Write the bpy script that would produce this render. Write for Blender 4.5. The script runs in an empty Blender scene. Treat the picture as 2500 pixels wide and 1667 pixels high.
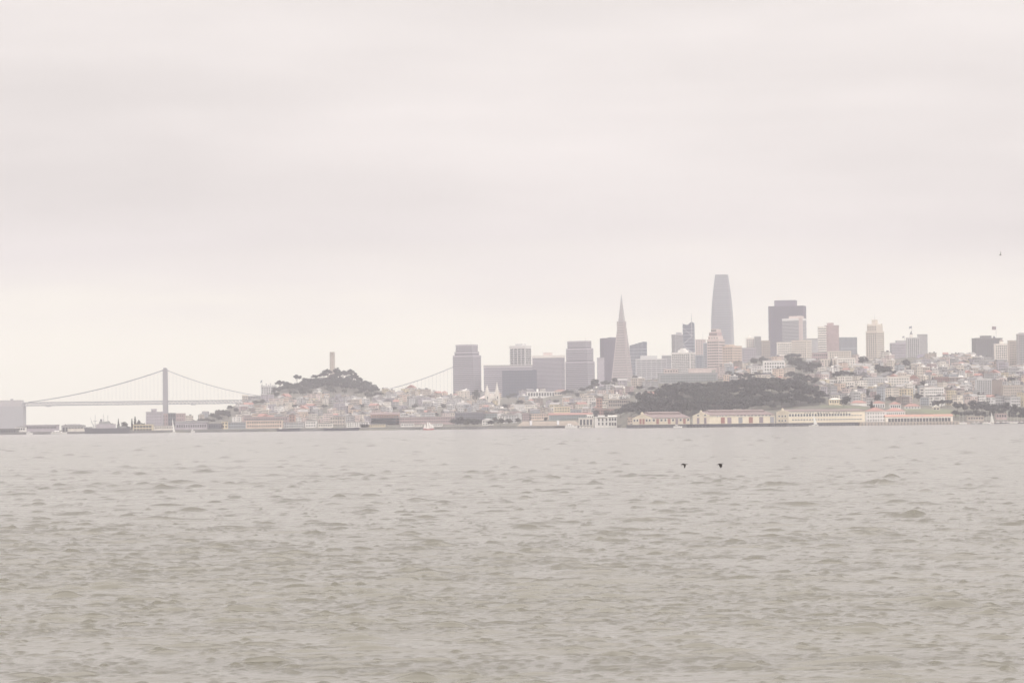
import bpy, bmesh, math, random
import numpy as np
from mathutils import Matrix, Vector
random.seed(7); rng = np.random.default_rng(7)
SC = bpy.context.scene; COL = SC.collection
R = math.radians

# ------------------------------------------------------------------ camera
F = 7856.0; HC = 6.0; CX, CY = 1250.0, 833.5
PITCH = math.atan((1034.7 - CY) / F); ROLL = -0.0118
CAMROT = Matrix.Rotation(math.pi / 2 + PITCH, 3, 'X') @ Matrix.Rotation(ROLL, 3, 'Z')
cd = bpy.data.cameras.new('camera'); cam = bpy.data.objects.new('camera', cd); COL.objects.link(cam)
cam.matrix_world = Matrix.Translation((0, 0, HC)) @ CAMROT.to_4x4()
cd.sensor_width = 36; cd.lens = 36 * F / 2500; cd.clip_start = 1; cd.clip_end = 60000
SC.camera = cam

# ------------------------------------------------------------------ sky, sun, exposure
SUN_EL, SUN_ROT = R(48), R(150)
w = bpy.data.worlds.new('World'); SC.world = w; w.use_nodes = True
nt = w.node_tree; nt.nodes.clear()
def N(t, **k):
    n = nt.nodes.new(t)
    for a, b in k.items(): setattr(n, a, b)
    return n
def L(a, b): nt.links.new(a, b)
def MATH(op, a, b=None, c=None, clamp=False):
    n = N('ShaderNodeMath', operation=op); n.use_clamp = clamp
    for i, v in enumerate((a, b, c)):
        if v is None: continue
        if isinstance(v, (int, float)): n.inputs[i].default_value = v
        else: L(v, n.inputs[i])
    return n.outputs[0]
tc = N('ShaderNodeTexCoord')
sky = N('ShaderNodeTexSky', sky_type='NISHITA', sun_disc=False)
sky.sun_elevation = SUN_EL; sky.sun_rotation = SUN_ROT; sky.dust_density = 3
nrm = N('ShaderNodeVectorMath', operation='NORMALIZE'); L(tc.outputs['Generated'], nrm.inputs[0])
sep = N('ShaderNodeSeparateXYZ'); L(nrm.outputs[0], sep.inputs[0])
el = MATH('MAXIMUM', sep.outputs[2], 0.0)
def noise(scale, zs, detail, rough=.5, off=(0, 0, 0)):
    mp = N('ShaderNodeMapping'); mp.inputs['Scale'].default_value = (1, 1, zs); mp.inputs['Location'].default_value = off
    L(nrm.outputs[0], mp.inputs[0])
    n = N('ShaderNodeTexNoise'); n.inputs['Scale'].default_value = scale; n.inputs['Detail'].default_value = detail
    n.inputs['Roughness'].default_value = rough; L(mp.outputs[0], n.inputs['Vector']); return n.outputs[0]
n1 = noise(4, 4.0, 3, .45, (8.87, 4.6, 3.37))      # broad sheets of stratus
n2 = noise(13, 6.0, 4, .5, (1.3, .6, .1))     # finer streaks
# brightness of the overcast: brighter towards the zenith
base = MATH('ADD', MATH('MULTIPLY', MATH('POWER', el, 1.5), 1.9), 0.69)
cl = MATH('ADD', MATH('MULTIPLY', MATH('SUBTRACT', n1, .5), 0.62), MATH('MULTIPLY', MATH('SUBTRACT', n2, .5), 0.13))
# the cloud deck starts a few degrees up; below it a clearer, brighter strip along the horizon
edge = MATH('ADD', el, MATH('MULTIPLY', MATH('SUBTRACT', n2, .5), 0.022))
deck = N('ShaderNodeMapRange', interpolation_type='SMOOTHSTEP'); L(edge, deck.inputs[0])
deck.inputs[1].default_value = .024; deck.inputs[2].default_value = .060
clm = MATH('MULTIPLY', cl, MATH('ADD', MATH('MULTIPLY', deck.outputs[0], .8), .2))
lum = MATH('ADD', base, clm)
lum = MATH('ADD', lum, MATH('MULTIPLY', MATH('SUBTRACT', 1.0, deck.outputs[0]), 0.36))
tint = N('ShaderNodeMix', data_type='RGBA'); L(deck.outputs[0], tint.inputs[0])
tint.inputs[6].default_value = (1.0, .955, .80, 1); tint.inputs[7].default_value = (1.0, .93, .895, 1)
sc_ = N('ShaderNodeVectorMath', operation='SCALE'); L(tint.outputs[2], sc_.inputs[0])
L(MATH('MULTIPLY', lum, 10.0), sc_.inputs['Scale'])
mx = N('ShaderNodeMix', data_type='RGBA'); mx.inputs[0].default_value = .97
L(sky.outputs[0], mx.inputs[6]); L(sc_.outputs[0], mx.inputs[7])
bg = N('ShaderNodeBackground'); bg.inputs[1].default_value = 0.1; L(mx.outputs[2], bg.inputs[0])
wo = N('ShaderNodeOutputWorld'); L(bg.outputs[0], wo.inputs[0])

sd = bpy.data.lights.new('sun', 'SUN'); sd.energy = 1.5; sd.angle = R(14); sd.color = (1, .95, .88)
sun = bpy.data.objects.new('sun', sd); COL.objects.link(sun)
# light comes from behind the camera, from its upper right side
dvec = Vector((-math.sin(SUN_ROT) * math.cos(SUN_EL), -math.cos(SUN_ROT) * math.cos(SUN_EL), -math.sin(SUN_EL)))
sun.rotation_euler = dvec.to_track_quat('-Z', 'Y').to_euler()

SC.view_settings.view_transform = 'Standard'; SC.view_settings.look = 'None'
SC.view_settings.exposure = 0.16; SC.view_settings.gamma = 1; SC.view_settings.use_curve_mapping = False
SC.cycles.volume_bounces = 0; SC.cycles.max_bounces = 5; SC.cycles.diffuse_bounces = 2; SC.cycles.glossy_bounces = 3
SC.cycles.transmission_bounces = 2; SC.cycles.caustics_reflective = False; SC.cycles.caustics_refractive = False
SC.render.film_transparent = False; SC.cycles.use_denoising = True

# ------------------------------------------------------------------ pixel <-> place
def P(px, py, Y):
    """point at distance Y ahead that the camera sees at photo pixel (px, py)"""
    v = CAMROT @ Vector(((px - CX) / F, -(py - CY) / F, -1)); t = Y / v.y
    return Vector((v.x * t, Y, HC + v.z * t))
INV = CAMROT.transposed()
def PX(p):
    v = INV @ (Vector(p) - Vector((0, 0, HC))); return CX - v.x / v.z * F, CY + v.y / v.z * F

# ------------------------------------------------------------------ materials
MATS = {}
def mat(name, c, rough=.85, var=.16, scale=.25, metallic=0.0, spec=.4):
    if name in MATS: return MATS[name]
    m = bpy.data.materials.new(name); m.use_nodes = True; t = m.node_tree; b = t.nodes['Principled BSDF']
    b.inputs['Roughness'].default_value = rough; b.inputs['Metallic'].default_value = metallic
    b.inputs['Specular IOR Level'].default_value = spec
    if var > 0:
        co = t.nodes.new('ShaderNodeTexCoord'); no = t.nodes.new('ShaderNodeTexNoise'); no.inputs['Scale'].default_value = scale
        no.inputs['Detail'].default_value = 5
        mr = t.nodes.new('ShaderNodeMapRange'); mr.inputs[1].default_value = .25; mr.inputs[2].default_value = .75
        mr.inputs[3].default_value = 1 - var; mr.inputs[4].default_value = 1 + var * .6
        oi = t.nodes.new('ShaderNodeObjectInfo'); mr2 = t.nodes.new('ShaderNodeMapRange')
        mr2.inputs[3].default_value = .9; mr2.inputs[4].default_value = 1.08; t.links.new(oi.outputs['Random'], mr2.inputs[0])
        mu = t.nodes.new('ShaderNodeMath'); mu.operation = 'MULTIPLY'
        t.links.new(co.outputs['Object'], no.inputs['Vector']); t.links.new(no.outputs[0], mr.inputs[0])
        t.links.new(mr.outputs[0], mu.inputs[0]); t.links.new(mr2.outputs[0], mu.inputs[1])
        vs = t.nodes.new('ShaderNodeVectorMath'); vs.operation = 'SCALE'; vs.inputs[0].default_value = c[:3]
        t.links.new(mu.outputs[0], vs.inputs['Scale']); t.links.new(vs.outputs[0], b.inputs['Base Color'])
    else: b.inputs['Base Color'].default_value = (*c[:3], 1)
    MATS[name] = m; return m
PAL = dict(
 white=(.78, .76, .73), cream=(.68, .62, .54), ivory=(.73, .69, .63), pink=(.62, .525, .49), rose=(.43, .335, .33), tan=(.48, .425, .37),
 peach=(.68, .55, .455), yellow=(.64, .56, .40), grey=(.40, .395, .395), bluegrey=(.36, .385, .41), lightgrey=(.54, .535, .53),
 brick=(.30, .19, .17), terracotta=(.40, .25, .20), teal=(.29, .335, .335), darkgrey=(.20, .195, .20), mauve=(.42, .39, .425), brown=(.27, .225, .20),  # mauve carries some haze of the distant banded towers in its tone
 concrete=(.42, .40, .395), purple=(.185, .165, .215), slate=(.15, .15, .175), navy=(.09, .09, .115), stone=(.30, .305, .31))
def wm(k): return mat('wall ' + k, PAL[k])
GLASS = mat('window glass', (.045, .05, .06), .12, .0, spec=.5)
GLASSD = mat('tower glass', (.13, .135, .165), .25, .1, .02, spec=.5)  # lightened in the colour to stand in for stronger haze among far towers
GLASSB = mat('blue tower glass', (.06, .08, .13), .2, .1, .02, spec=.5)
ROOFG = mat('roof gravel', (.30, .29, .28)); ROOFD = mat('roof tar', (.14, .135, .14)); ROOFR = mat('roof clay tile', (.33, .18, .155))
ROOFP = mat('roof faded red sheet', (.215, .165, .16)); METAL = mat('painted steel', (.33, .34, .36), .5); WHITE = mat('white paint', (.8, .79, .77), .6, .06)
BARK = mat('bark', (.09, .07, .055)); SAIL = mat('sail cloth', (.86, .85, .82), .8, .04, .3)

# ------------------------------------------------------------------ mesh helpers
def mesh_obj(name, verts, faces, m, parent=None, smooth=False):
    me = bpy.data.meshes.new(name); me.from_pydata([tuple(v) for v in verts], [], faces)
    for x in (m if isinstance(m, (list, tuple)) else [m]): me.materials.append(x)
    if smooth: me.polygons.foreach_set('use_smooth', [True] * len(me.polygons))
    o = bpy.data.objects.new(name, me); COL.objects.link(o)
    if parent: o.parent = parent
    return o
class MB:
    def __init__(s): s.v = []; s.f = []
    def box(s, x0, x1, y0, y1, z0, z1):
        n = len(s.v); s.v += [(x0, y0, z0), (x1, y0, z0), (x1, y1, z0), (x0, y1, z0), (x0, y0, z1), (x1, y0, z1), (x1, y1, z1), (x0, y1, z1)]
        s.f += [tuple(n + i for i in q) for q in ((0, 3, 2, 1), (4, 5, 6, 7), (0, 1, 5, 4), (1, 2, 6, 5), (2, 3, 7, 6), (3, 0, 4, 7))]; return s
    def poly(s, pts, z0, z1, k=1.0, cx=0, cy=0):
        """prism over a plan polygon, top scaled by k about (cx, cy)"""
        n = len(s.v); m = len(pts)
        s.v += [(x, y, z0) for x, y in pts] + [(cx + (x - cx) * k, cy + (y - cy) * k, z1) for x, y in pts]
        s.f += [tuple(n + i for i in reversed(range(m))), tuple(n + m + i for i in range(m))]
        s.f += [(n + i, n + (i + 1) % m, n + m + (i + 1) % m, n + m + i) for i in range(m)]; return s
    def prism_y(s, prof, y0, y1):
        """profile in x,z (counter-clockwise seen from the front) extruded along y"""
        n = len(s.v); m = len(prof)
        s.v += [(x, y0, z) for x, z in prof] + [(x, y1, z) for x, z in prof]
        s.f += [tuple(n + i for i in range(m)), tuple(n + m + i for i in reversed(range(m)))]
        s.f += [(n + (i + 1) % m, n + i, n + m + i, n + m + (i + 1) % m) for i in range(m)]; return s
    def prism_x(s, prof, x0, x1):
        n = len(s.v); m = len(prof)
        s.v += [(x0, y, z) for y, z in prof] + [(x1, y, z) for y, z in prof]
        s.f += [tuple(n + i for i in reversed(range(m))), tuple(n + m + i for i in range(m))]
        s.f += [(n + i, n + (i + 1) % m, n + m + (i + 1) % m, n + m + i) for i in range(m)]; return s
    def bar(s, a, b, r, k=6, r2=None):
        a = Vector(a); b = Vector(b); d = (b - a).normalized(); u = d.orthogonal().normalized(); v = d.cross(u); n = len(s.v); r2 = r if r2 is None else r2
        for p, q in ((a, r), (b, r2)):
            s.v += [tuple(p + (u * math.cos(i * 2 * math.pi / k) + v * math.sin(i * 2 * math.pi / k)) * q) for i in range(k)]
        s.f += [(n + i, n + (i + 1) % k, n + k + (i + 1) % k, n + k + i) for i in range(k)]
        s.f += [tuple(n + i for i in reversed(range(k))), tuple(n + k + i for i in range(k))]; return s
    def hip(s, x0, x1, y0, y1, z0, h, ins=None):
        n = len(s.v); w_, d = x1 - x0, y1 - y0; ins = min(w_, d) / 2 if ins is None else ins
        if w_ >= d: a, b = (x0 + ins, (y0 + y1) / 2), (x1 - ins, (y0 + y1) / 2)
        else: a, b = ((x0 + x1) / 2, y0 + ins), ((x0 + x1) / 2, y1 - ins)
        s.v += [(x0, y0, z0), (x1, y0, z0), (x1, y1, z0), (x0, y1, z0), (*a, z0 + h), (*b, z0 + h)]
        if w_ >= d: s.f += [(n, n+1, n+5, n+4), (n+2, n+3, n+4, n+5), (n+1, n+2, n+5), (n+3, n, n+4), (n, n+3, n+2, n+1)]
        else: s.f += [(n, n+1, n+4), (n+1, n+2, n+5, n+4), (n+2, n+3, n+5), (n+3, n, n+4, n+5), (n, n+3, n+2, n+1)]
        return s
    def build(s, name, m, parent=None, smooth=False): return mesh_obj(name, s.v, s.f, m, parent, smooth)
def thing(name, label, cat, loc, rot=0, group=None):
    o = bpy.data.objects.new(name, None); COL.objects.link(o); o.location = loc; o.rotation_euler = (0, 0, rot); o.empty_display_size = 1
    o['label'] = label; o['category'] = cat
    if group: o['group'] = group
    return o
def tag(o, label, cat, group=None):
    o['label'] = label; o['category'] = cat
    if group: o['group'] = group
    return o
def inst(name, me, m, parent, loc=(0, 0, 0), rot=(0, 0, 0), scale=(1, 1, 1)):
    """object sharing mesh data, with its own material"""
    o = bpy.data.objects.new(name, me); COL.objects.link(o); o.parent = parent; o.location = loc; o.rotation_euler = rot; o.scale = scale
    if m is not None and me.materials:
        o.material_slots[0].link = 'OBJECT'; o.material_slots[0].material = m
    return o

# ------------------------------------------------------------------ water
def water_material():
    m = bpy.data.materials.new('bay water'); m.use_nodes = True; t = m.node_tree; b = t.nodes['Principled BSDF']
    b.inputs['Base Color'].default_value = (.104, .099, .073, 1); b.inputs['Roughness'].default_value = .17
    b.inputs['IOR'].default_value = 1.65
    co = t.nodes.new('ShaderNodeTexCoord')
    def nz(sx, sy, sc, det):
        mp = t.nodes.new('ShaderNodeMapping'); mp.inputs['Scale'].default_value = (sx, sy, 1); t.links.new(co.outputs['Object'], mp.inputs[0])
        n = t.nodes.new('ShaderNodeTexNoise'); n.inputs['Scale'].default_value = sc; n.inputs['Detail'].default_value = det; n.inputs['Roughness'].default_value = .6
        t.links.new(mp.outputs[0], n.inputs['Vector']); return n.outputs[0]
    b1 = t.nodes.new('ShaderNodeBump'); b1.inputs['Strength'].default_value = .4; b1.inputs['Distance'].default_value = .016
    t.links.new(nz(.45, 1.0, 7.0, 4), b1.inputs['Height'])
    b2 = t.nodes.new('ShaderNodeBump'); b2.inputs['Strength'].default_value = .5; b2.inputs['Distance'].default_value = .05
    t.links.new(nz(.5, 1.0, 1.1, 3), b2.inputs['Height']); t.links.new(b2.outputs[0], b1.inputs['Normal'])
    b3 = t.nodes.new('ShaderNodeBump'); b3.inputs['Strength'].default_value = .5; b3.inputs['Distance'].default_value = 2.2
    t.links.new(nz(.22, 1.0, .05, 3), b3.inputs['Height']); t.links.new(b3.outputs[0], b2.inputs['Normal'])
    t.links.new(b1.outputs[0], b.inputs['Normal'])
    return m
WATER = water_material()
def build_water():
    ys = [26.0]
    while ys[-1] < 4230: y = ys[-1]; ys.append(y + .3 if y < 58 else y + min(12 if y > 1600 else 4, max(.10, y * y / (HC * 3218) * .2)))
    ys = np.array(ys); u = np.linspace(-1, 1, 641); wing = np.cumsum(np.geomspace(.3, 16, 46)); nw = len(wing)
    Y, U = np.meshgrid(ys, u, indexing='ij'); core = .178 * (Y + 40) * U; hw = .178 * (ys[:, None] + 40)
    X = np.concatenate([-hw - wing[::-1][None, :], core, hw + wing[None, :]], 1); Y = np.repeat(ys[:, None], X.shape[1], 1)
    dy = np.gradient(ys)[:, None]; dx = np.gradient(X, axis=1)
    Z = np.zeros_like(X)
    def lf(seed, l, n=7):      # slowly varying random field
        g = np.random.default_rng(seed); a = np.zeros_like(X)
        for _ in range(n):
            th = g.uniform(0, 2 * math.pi); k = 2 * math.pi / (l * g.uniform(.6, 1.7)); a += np.sin(k * (np.cos(th) * X + np.sin(th) * Y) + g.uniform(0, 6.28))
        return a / math.sqrt(n / 2)
    gust = np.exp(np.clip(.30 * lf(3, 10) + .30 * lf(4, 50) + .25 * lf(6, 260), -1.1, .9))
    g = np.random.default_rng(11); gr = np.maximum(dy, dx); wind = .88 + 1.9 * np.clip((Y - 110) / 500, 0, 1)   # breezier further out
    for lam in np.geomspace(.3, 7, 34):       # gentle running chop
        th = math.pi / 2 + g.normal(.10, .6); k = 2 * math.pi / lam; ph = k * (math.cos(th) * X + math.sin(th) * Y) + g.uniform(0, 6.28)
        Z += .0105 / k * np.clip((lam - 1.5 * gr) / gr, 0, 1) * gust * np.sin(ph)
    for seed, l0, amp, cut in ((101, .27, .056, .95), (102, .45, .062, 1.15), (103, .8, .056, 1.35), (104, 1.5, .045, 1.5), (105, 3.0, .024, 1.8)):   # sparse steep wavelets
        gg = np.random.default_rng(seed); C = np.zeros_like(X); n_ = 13
        for _ in range(n_):
            lam = l0 * gg.uniform(.7, 1.5); th = math.pi / 2 + gg.normal(.06, .34); k = 2 * math.pi / lam
            C += np.sin(k * (math.cos(th) * X + math.sin(th) * Y) + gg.uniform(0, 6.28))
        C = C / math.sqrt(n_ / 2) + .35 * (gust - 1)
        fade = np.clip((3.2 * l0 - gr) / (1.6 * l0), .0 if l0 < 1.0 else .4, 1)
        Z += amp * l0 * fade * wind * np.maximum(0, C - cut) ** 1.25
    Yd = Y; nc = X.shape[1]; ed = np.minimum(np.arange(nc), nc - 1 - np.arange(nc))[None, :]; rw = np.arange(len(ys))[:, None]
    Z -= .7 * np.clip(1 - ed / 8, 0, 1) + .7 * np.clip(1 - rw / 12, 0, 1)      # the rim dips under the outer sheet
    n, c = X.shape; co = np.stack([X, Yd, Z], -1).reshape(-1, 3).astype(np.float32)
    i = np.arange(n * c).reshape(n, c); q = np.stack([i[:-1, :-1], i[:-1, 1:], i[1:, 1:], i[1:, :-1]], -1).reshape(-1, 4).astype(np.int32)
    me = bpy.data.meshes.new('water'); me.vertices.add(len(co)); me.vertices.foreach_set('co', co.ravel())
    me.loops.add(q.size); me.loops.foreach_set('vertex_index', q.ravel()); me.polygons.add(len(q))
    me.polygons.foreach_set('loop_start', np.arange(0, q.size, 4, dtype=np.int32)); me.update(calc_edges=True)
    me.polygons.foreach_set('use_smooth', np.ones(len(q), bool)); me.materials.append(WATER)
    o = bpy.data.objects.new('water', me); COL.objects.link(o); o['kind'] = 'structure'
    s = mesh_obj('outer_water', [(-3900, -700, -.4), (3900, -700, -.4), (3900, 9500, -.4), (-3900, 9500, -.4)], [(0, 1, 2, 3)], WATER); s['kind'] = 'structure'
build_water()
# ------------------------------------------------------------------ land
def Z(v): return ('z', v)
LAND = [
 (-160, [(4090, Z(3)), (5200, Z(4)), (6400, Z(4))]),
 (330, [(4090, Z(3)), (5200, Z(4)), (6400, Z(4))]),
 (430, [(4100, Z(3)), (4700, Z(5)), (5300, Z(9)), (6000, Z(4))]),
 (530, [(4110, Z(3)), (4600, Z(6)), (5000, 1034), (5400, 1012), (5600, 1010), (5950, Z(5))]),
 (590, [(4110, Z(3)), (4600, Z(7)), (5000, 1024), (5400, 990), (5600, 982), (5950, Z(8))]),
 (650, [(4120, Z(3)), (4600, Z(8)), (5000, 1016), (5400, 975), (5620, 960), (6000, Z(15))]),
 (700, [(4120, Z(3)), (4600, Z(8)), (5000, 1012), (5400, 966), (5640, 944), (6000, Z(20))]),
 (780, [(4130, Z(3)), (4600, Z(8)), (5000, 1008), (5400, 960), (5650, 920), (6100, Z(20))]),
 (870, [(4140, Z(3)), (4600, Z(8)), (5000, 1008), (5400, 962), (5650, 926), (6100, Z(20))]),
 (930, [(4140, Z(3)), (4600, Z(8)), (5000, 1010), (5400, 972), (5680, 954), (6100, Z(20))]),
 (1100, [(4160, Z(3)), (4600, Z(8)), (5000, 1010), (5400, 980), (5700, 966), (6100, Z(22))]),
 (1200, [(4200, Z(4)), (4600, 1024), (5000, 1000), (5400, 978), (5650, 968), (6000, Z(25))]),
 (1320, [(4200, Z(4)), (4500, 1022), (4900, 996), (5300, 976), (5600, 968), (6000, Z(25))]),
 (1420, [(4180, Z(4)), (4400, 1016), (4700, 988), (5100, 960), (5500, 952), (5900, Z(25))]),
 (1500, [(4100, Z(4)), (4300, 1004), (4700, 962), (5000, 940), (5300, 936), (5800, Z(25))]),
 (1540, [(3900, Z(4)), (4050, 1006), (4300, 985), (4700, 955), (5000, 936), (5300, 934), (5800, Z(25))]),
 (1600, [(3720, Z(3)), (3850, 1006), (4000, 975), (4400, 968), (4700, 950), (5000, 928), (5300, 928), (5800, Z(25))]),
 (1680, [(3670, Z(3)), (3770, 1004), (3950, 966), (4300, 960), (4700, 940), (5000, 916), (5300, 914), (5900, Z(25))]),
 (1760, [(3650, Z(3)), (3760, 1002), (3950, 958), (4300, 952), (4700, 930), (5100, 900), (5400, 897), (5900, Z(30))]),
 (1850, [(3640, Z(3)), (3740, 1000), (3920, 954), (4300, 944), (4700, 920), (5100, 884), (5400, 878), (6000, Z(30))]),
 (1950, [(3620, Z(3)), (3700, 998), (3900, 962), (4300, 940), (4700, 912), (5100, 882), (5400, 876), (6000, Z(40))]),
 (2010, [(3600, Z(3)), (3680, 994), (3850, 986), (4200, 950), (4700, 904), (5100, 880), (5400, 876), (6000, Z(40))]),
 (2110, [(3590, Z(3)), (3680, 998), (3800, 992), (4000, 974), (4400, 930), (4800, 895), (5200, 878), (5700, Z(50))]),
 (2200, [(3590, Z(3)), (3680, 1003), (3850, 995), (4000, 978), (4400, 930), (4800, 895), (5200, 874), (5700, Z(50))]),
 (2300, [(3590, Z(3)), (3700, 1004), (3850, 995), (4000, 980), (4400, 934), (4800, 896), (5200, 870), (5700, Z(50))]),
 (2400, [(3600, Z(3)), (3760, 1016), (3900, 1002), (4050, 984), (4400, 938), (4800, 898), (5200, 874), (5700, Z(50))]),
 (2500, [(3600, Z(3)), (3800, 1018), (3920, 1004), (4050, 985), (4400, 940), (4800, 902), (5200, 880), (5700, Z(55))]),
 (2720, [(3600, Z(3)), (3800, 1014), (3920, 1000), (4050, 980), (4400, 936), (4800, 898), (5200, 876), (5700, Z(55))]),
]
YG = np.arange(3560, 7600.1, 20.0); PG = np.arange(-160, 2721, 12.0)
def _col(st):
    px, pts = st; ys = [p[0] for p in pts]; zs = [p[1][1] if isinstance(p[1], tuple) else P(px, p[1], p[0]).z for p in pts]
    zz = np.interp(YG, ys, zs); zz[YG < ys[0]] = -4 + 0 * YG[YG < ys[0]]
    return zz
_C = np.array([_col(s) for s in LAND]); _px = np.array([s[0] for s in LAND], float)
ZG = np.array([np.interp(PG, _px, _C[:, j]) for j in range(len(YG))])      # [Y, px]
def _land_noise():
    g = np.random.default_rng(5); a = np.zeros_like(ZG); XX = (PG[None, :] - CX) / F * YG[:, None]; YY = YG[:, None] + 0 * XX
    for _ in range(12):
        th = g.uniform(0, 6.28); k = 6.28 / g.uniform(60, 260); a += np.sin(k * (XX * math.cos(th) + YY * math.sin(th)) + g.uniform(0, 6.28))
    return a / 3.5
ZG = np.where(ZG > 9, ZG + _land_noise() * np.clip((ZG - 9) / 20, 0, 1) * 1.6, ZG)
def tz(px, Y):
    i = min(max((Y - YG[0]) / 20.0, 0), len(YG) - 1.001); j = min(max((px - PG[0]) / 12.0, 0), len(PG) - 1.001)
    a, b = int(i), int(j); f, g = i - a, j - b
    return float((ZG[a, b] * (1-f) + ZG[a+1, b] * f) * (1-g) + (ZG[a, b+1] * (1-f) + ZG[a+1, b+1] * f) * g)
def ground(px, Y): return Vector(((px - CX) / F * Y, Y, tz(px, Y)))
def build_land():
    n, c = ZG.shape; v = [((PG[j] - CX) / F * YG[i], YG[i], ZG[i, j]) for i in range(n) for j in range(c)]
    f = [(i*c+j, i*c+j+1, (i+1)*c+j+1, (i+1)*c+j) for i in range(n-1) for j in range(c-1) if max(ZG[i, j], ZG[i, j+1], ZG[i+1, j], ZG[i+1, j+1]) > -3.5]
    m = mat('hill ground', (.13, .125, .10), .95, .5, .02)
    o = mesh_obj('hillside_terrain', v, f, m, None, True); o['kind'] = 'structure'
build_land()
def base_y(px, py, y0=3560, y1=5690):
    """distance at which the ground rises to photo row py in photo column px"""
    Y = y0
    while Y < y1:
        if PX(ground(px, Y))[1] <= py and tz(px, Y) > 1: return Y
        Y += 8
    return None
TAKEN = []; KEEP = [(1512, 984, 52), (1490, 988, 20), (1535, 988, 20)]
def free(x, y, r, k=.85):
    return all((x - a) ** 2 + (y - b) ** 2 > ((r + c) * k) ** 2 for a, b, c in TAKEN)
def take(x, y, r): TAKEN.append((x, y, r))

# ------------------------------------------------------------------ hero buildings
WIN = None
def unit_window():
    """1 x 1 window, frame proud of the wall, pane set back; facing -y"""
    global WIN
    if WIN: return WIN
    m = MB(); t = .1
    m.box(-.5, -.5+t, -.14, .0, 0, 1).box(.5-t, .5, -.14, .0, 0, 1).box(-.5+t, .5-t, -.14, .0, 0, t).box(-.5+t, .5-t, -.14, .0, 1-t, 1)
    k = len(m.f); m.box(-.5+t, .5-t, -.05, .0, t, 1-t)
    o = m.build('window', [WHITE, GLASS]); me = o.data
    for i, p in enumerate(me.polygons): p.material_index = 1 if i >= k else 0
    bpy.data.objects.remove(o); WIN = me; return me
PANE = None
def unit_pane():
    global PANE
    if PANE is None:
        o = MB().box(-.5, .5, -.12, .0, 0, 1).build('window', [GLASS]); PANE = o.data; bpy.data.objects.remove(o)
    return PANE
UB = None
def unit_box():
    global UB
    if UB is None:
        o = MB().box(-.5, .5, -.5, .5, 0, 1).build('band', [WHITE]); UB = o.data; bpy.data.objects.remove(o)
    return UB
def bx(name, parent, m, x, y, z, sx, sy, sz, rz=0): return inst(name, unit_box(), m, parent, (x, y, z), (0, 0, rz), (sx, sy, sz))
class B: pass
def frame_of(px0, px1, pyt, Y, s=0.0, th=None, d=None, pyb=None):
    """footprint of a block seen between two photo columns: s is the share of its width taken by a turned side (sign: which side)"""
    b = B(); pc = (px0 + px1) / 2; pt = P(pc, pyt, Y); Wp = (px1 - px0) / F * Y
    if s == 0: b.w = Wp; b.d = d or min(Wp * .8, 40); b.rot = 0
    else:
        th = R(th or 30); b.w = (1 - abs(s)) * Wp / math.cos(th); b.d = abs(s) * Wp / math.sin(th); b.rot = -th if s > 0 else th
    b.cx = pt.x; b.cy = Y + (b.d * math.cos(b.rot) + b.w * abs(math.sin(b.rot))) / 2
    b.z0 = tz(pc, b.cy) - 1.2; b.h = pt.z - b.z0; b.Y = Y; b.m = Y / F
    b.vis = (P(pc, pyt, Y).z - P(pc, pyb, Y).z) if pyb else b.h
    return b
def win_rows(b, o, nx, ny, ww, wh, top, pitch, side=0, m=None, framed=False, z_off=0.0, skip=0.0, face='front', joined=False):
    """ny rows of nx windows hung down from the top of a face"""
    W_ = b.w if face == 'front' else b.d; sg = 1 if b.rot <= 0 else -1
    mb = MB()
    for r in range(ny):
        z = b.h - top - r * pitch - wh
        if z < .3: break
        for i in range(nx):
            if skip and random.random() < skip: continue
            u = (i + .5) / nx * (W_ * .94) - W_ * .47
            if face == 'front': loc = (u, -b.d / 2, z); rz = 0
            else: loc = (sg * b.w / 2, u, z); rz = sg * math.pi / 2
            if joined:
                if face == 'front': mb.box(u - ww/2, u + ww/2, -b.d/2 - .12, -b.d/2, z, z + wh)
                else: mb.box(min(sg*b.w/2, sg*(b.w/2+.12)), max(sg*b.w/2, sg*(b.w/2+.12)), u - ww/2, u + ww/2, z, z + wh)
            elif framed: inst('window', unit_window(), None, o, loc, (0, 0, rz), (ww, 1.6, wh))
            else: inst('window', unit_pane(), m or GLASS, o, loc, (0, 0, rz), (ww, 1, wh))
    if joined and mb.v:
        g = mb.build('window_grid', m or GLASS, o); g['kind'] = 'stuff'
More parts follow.
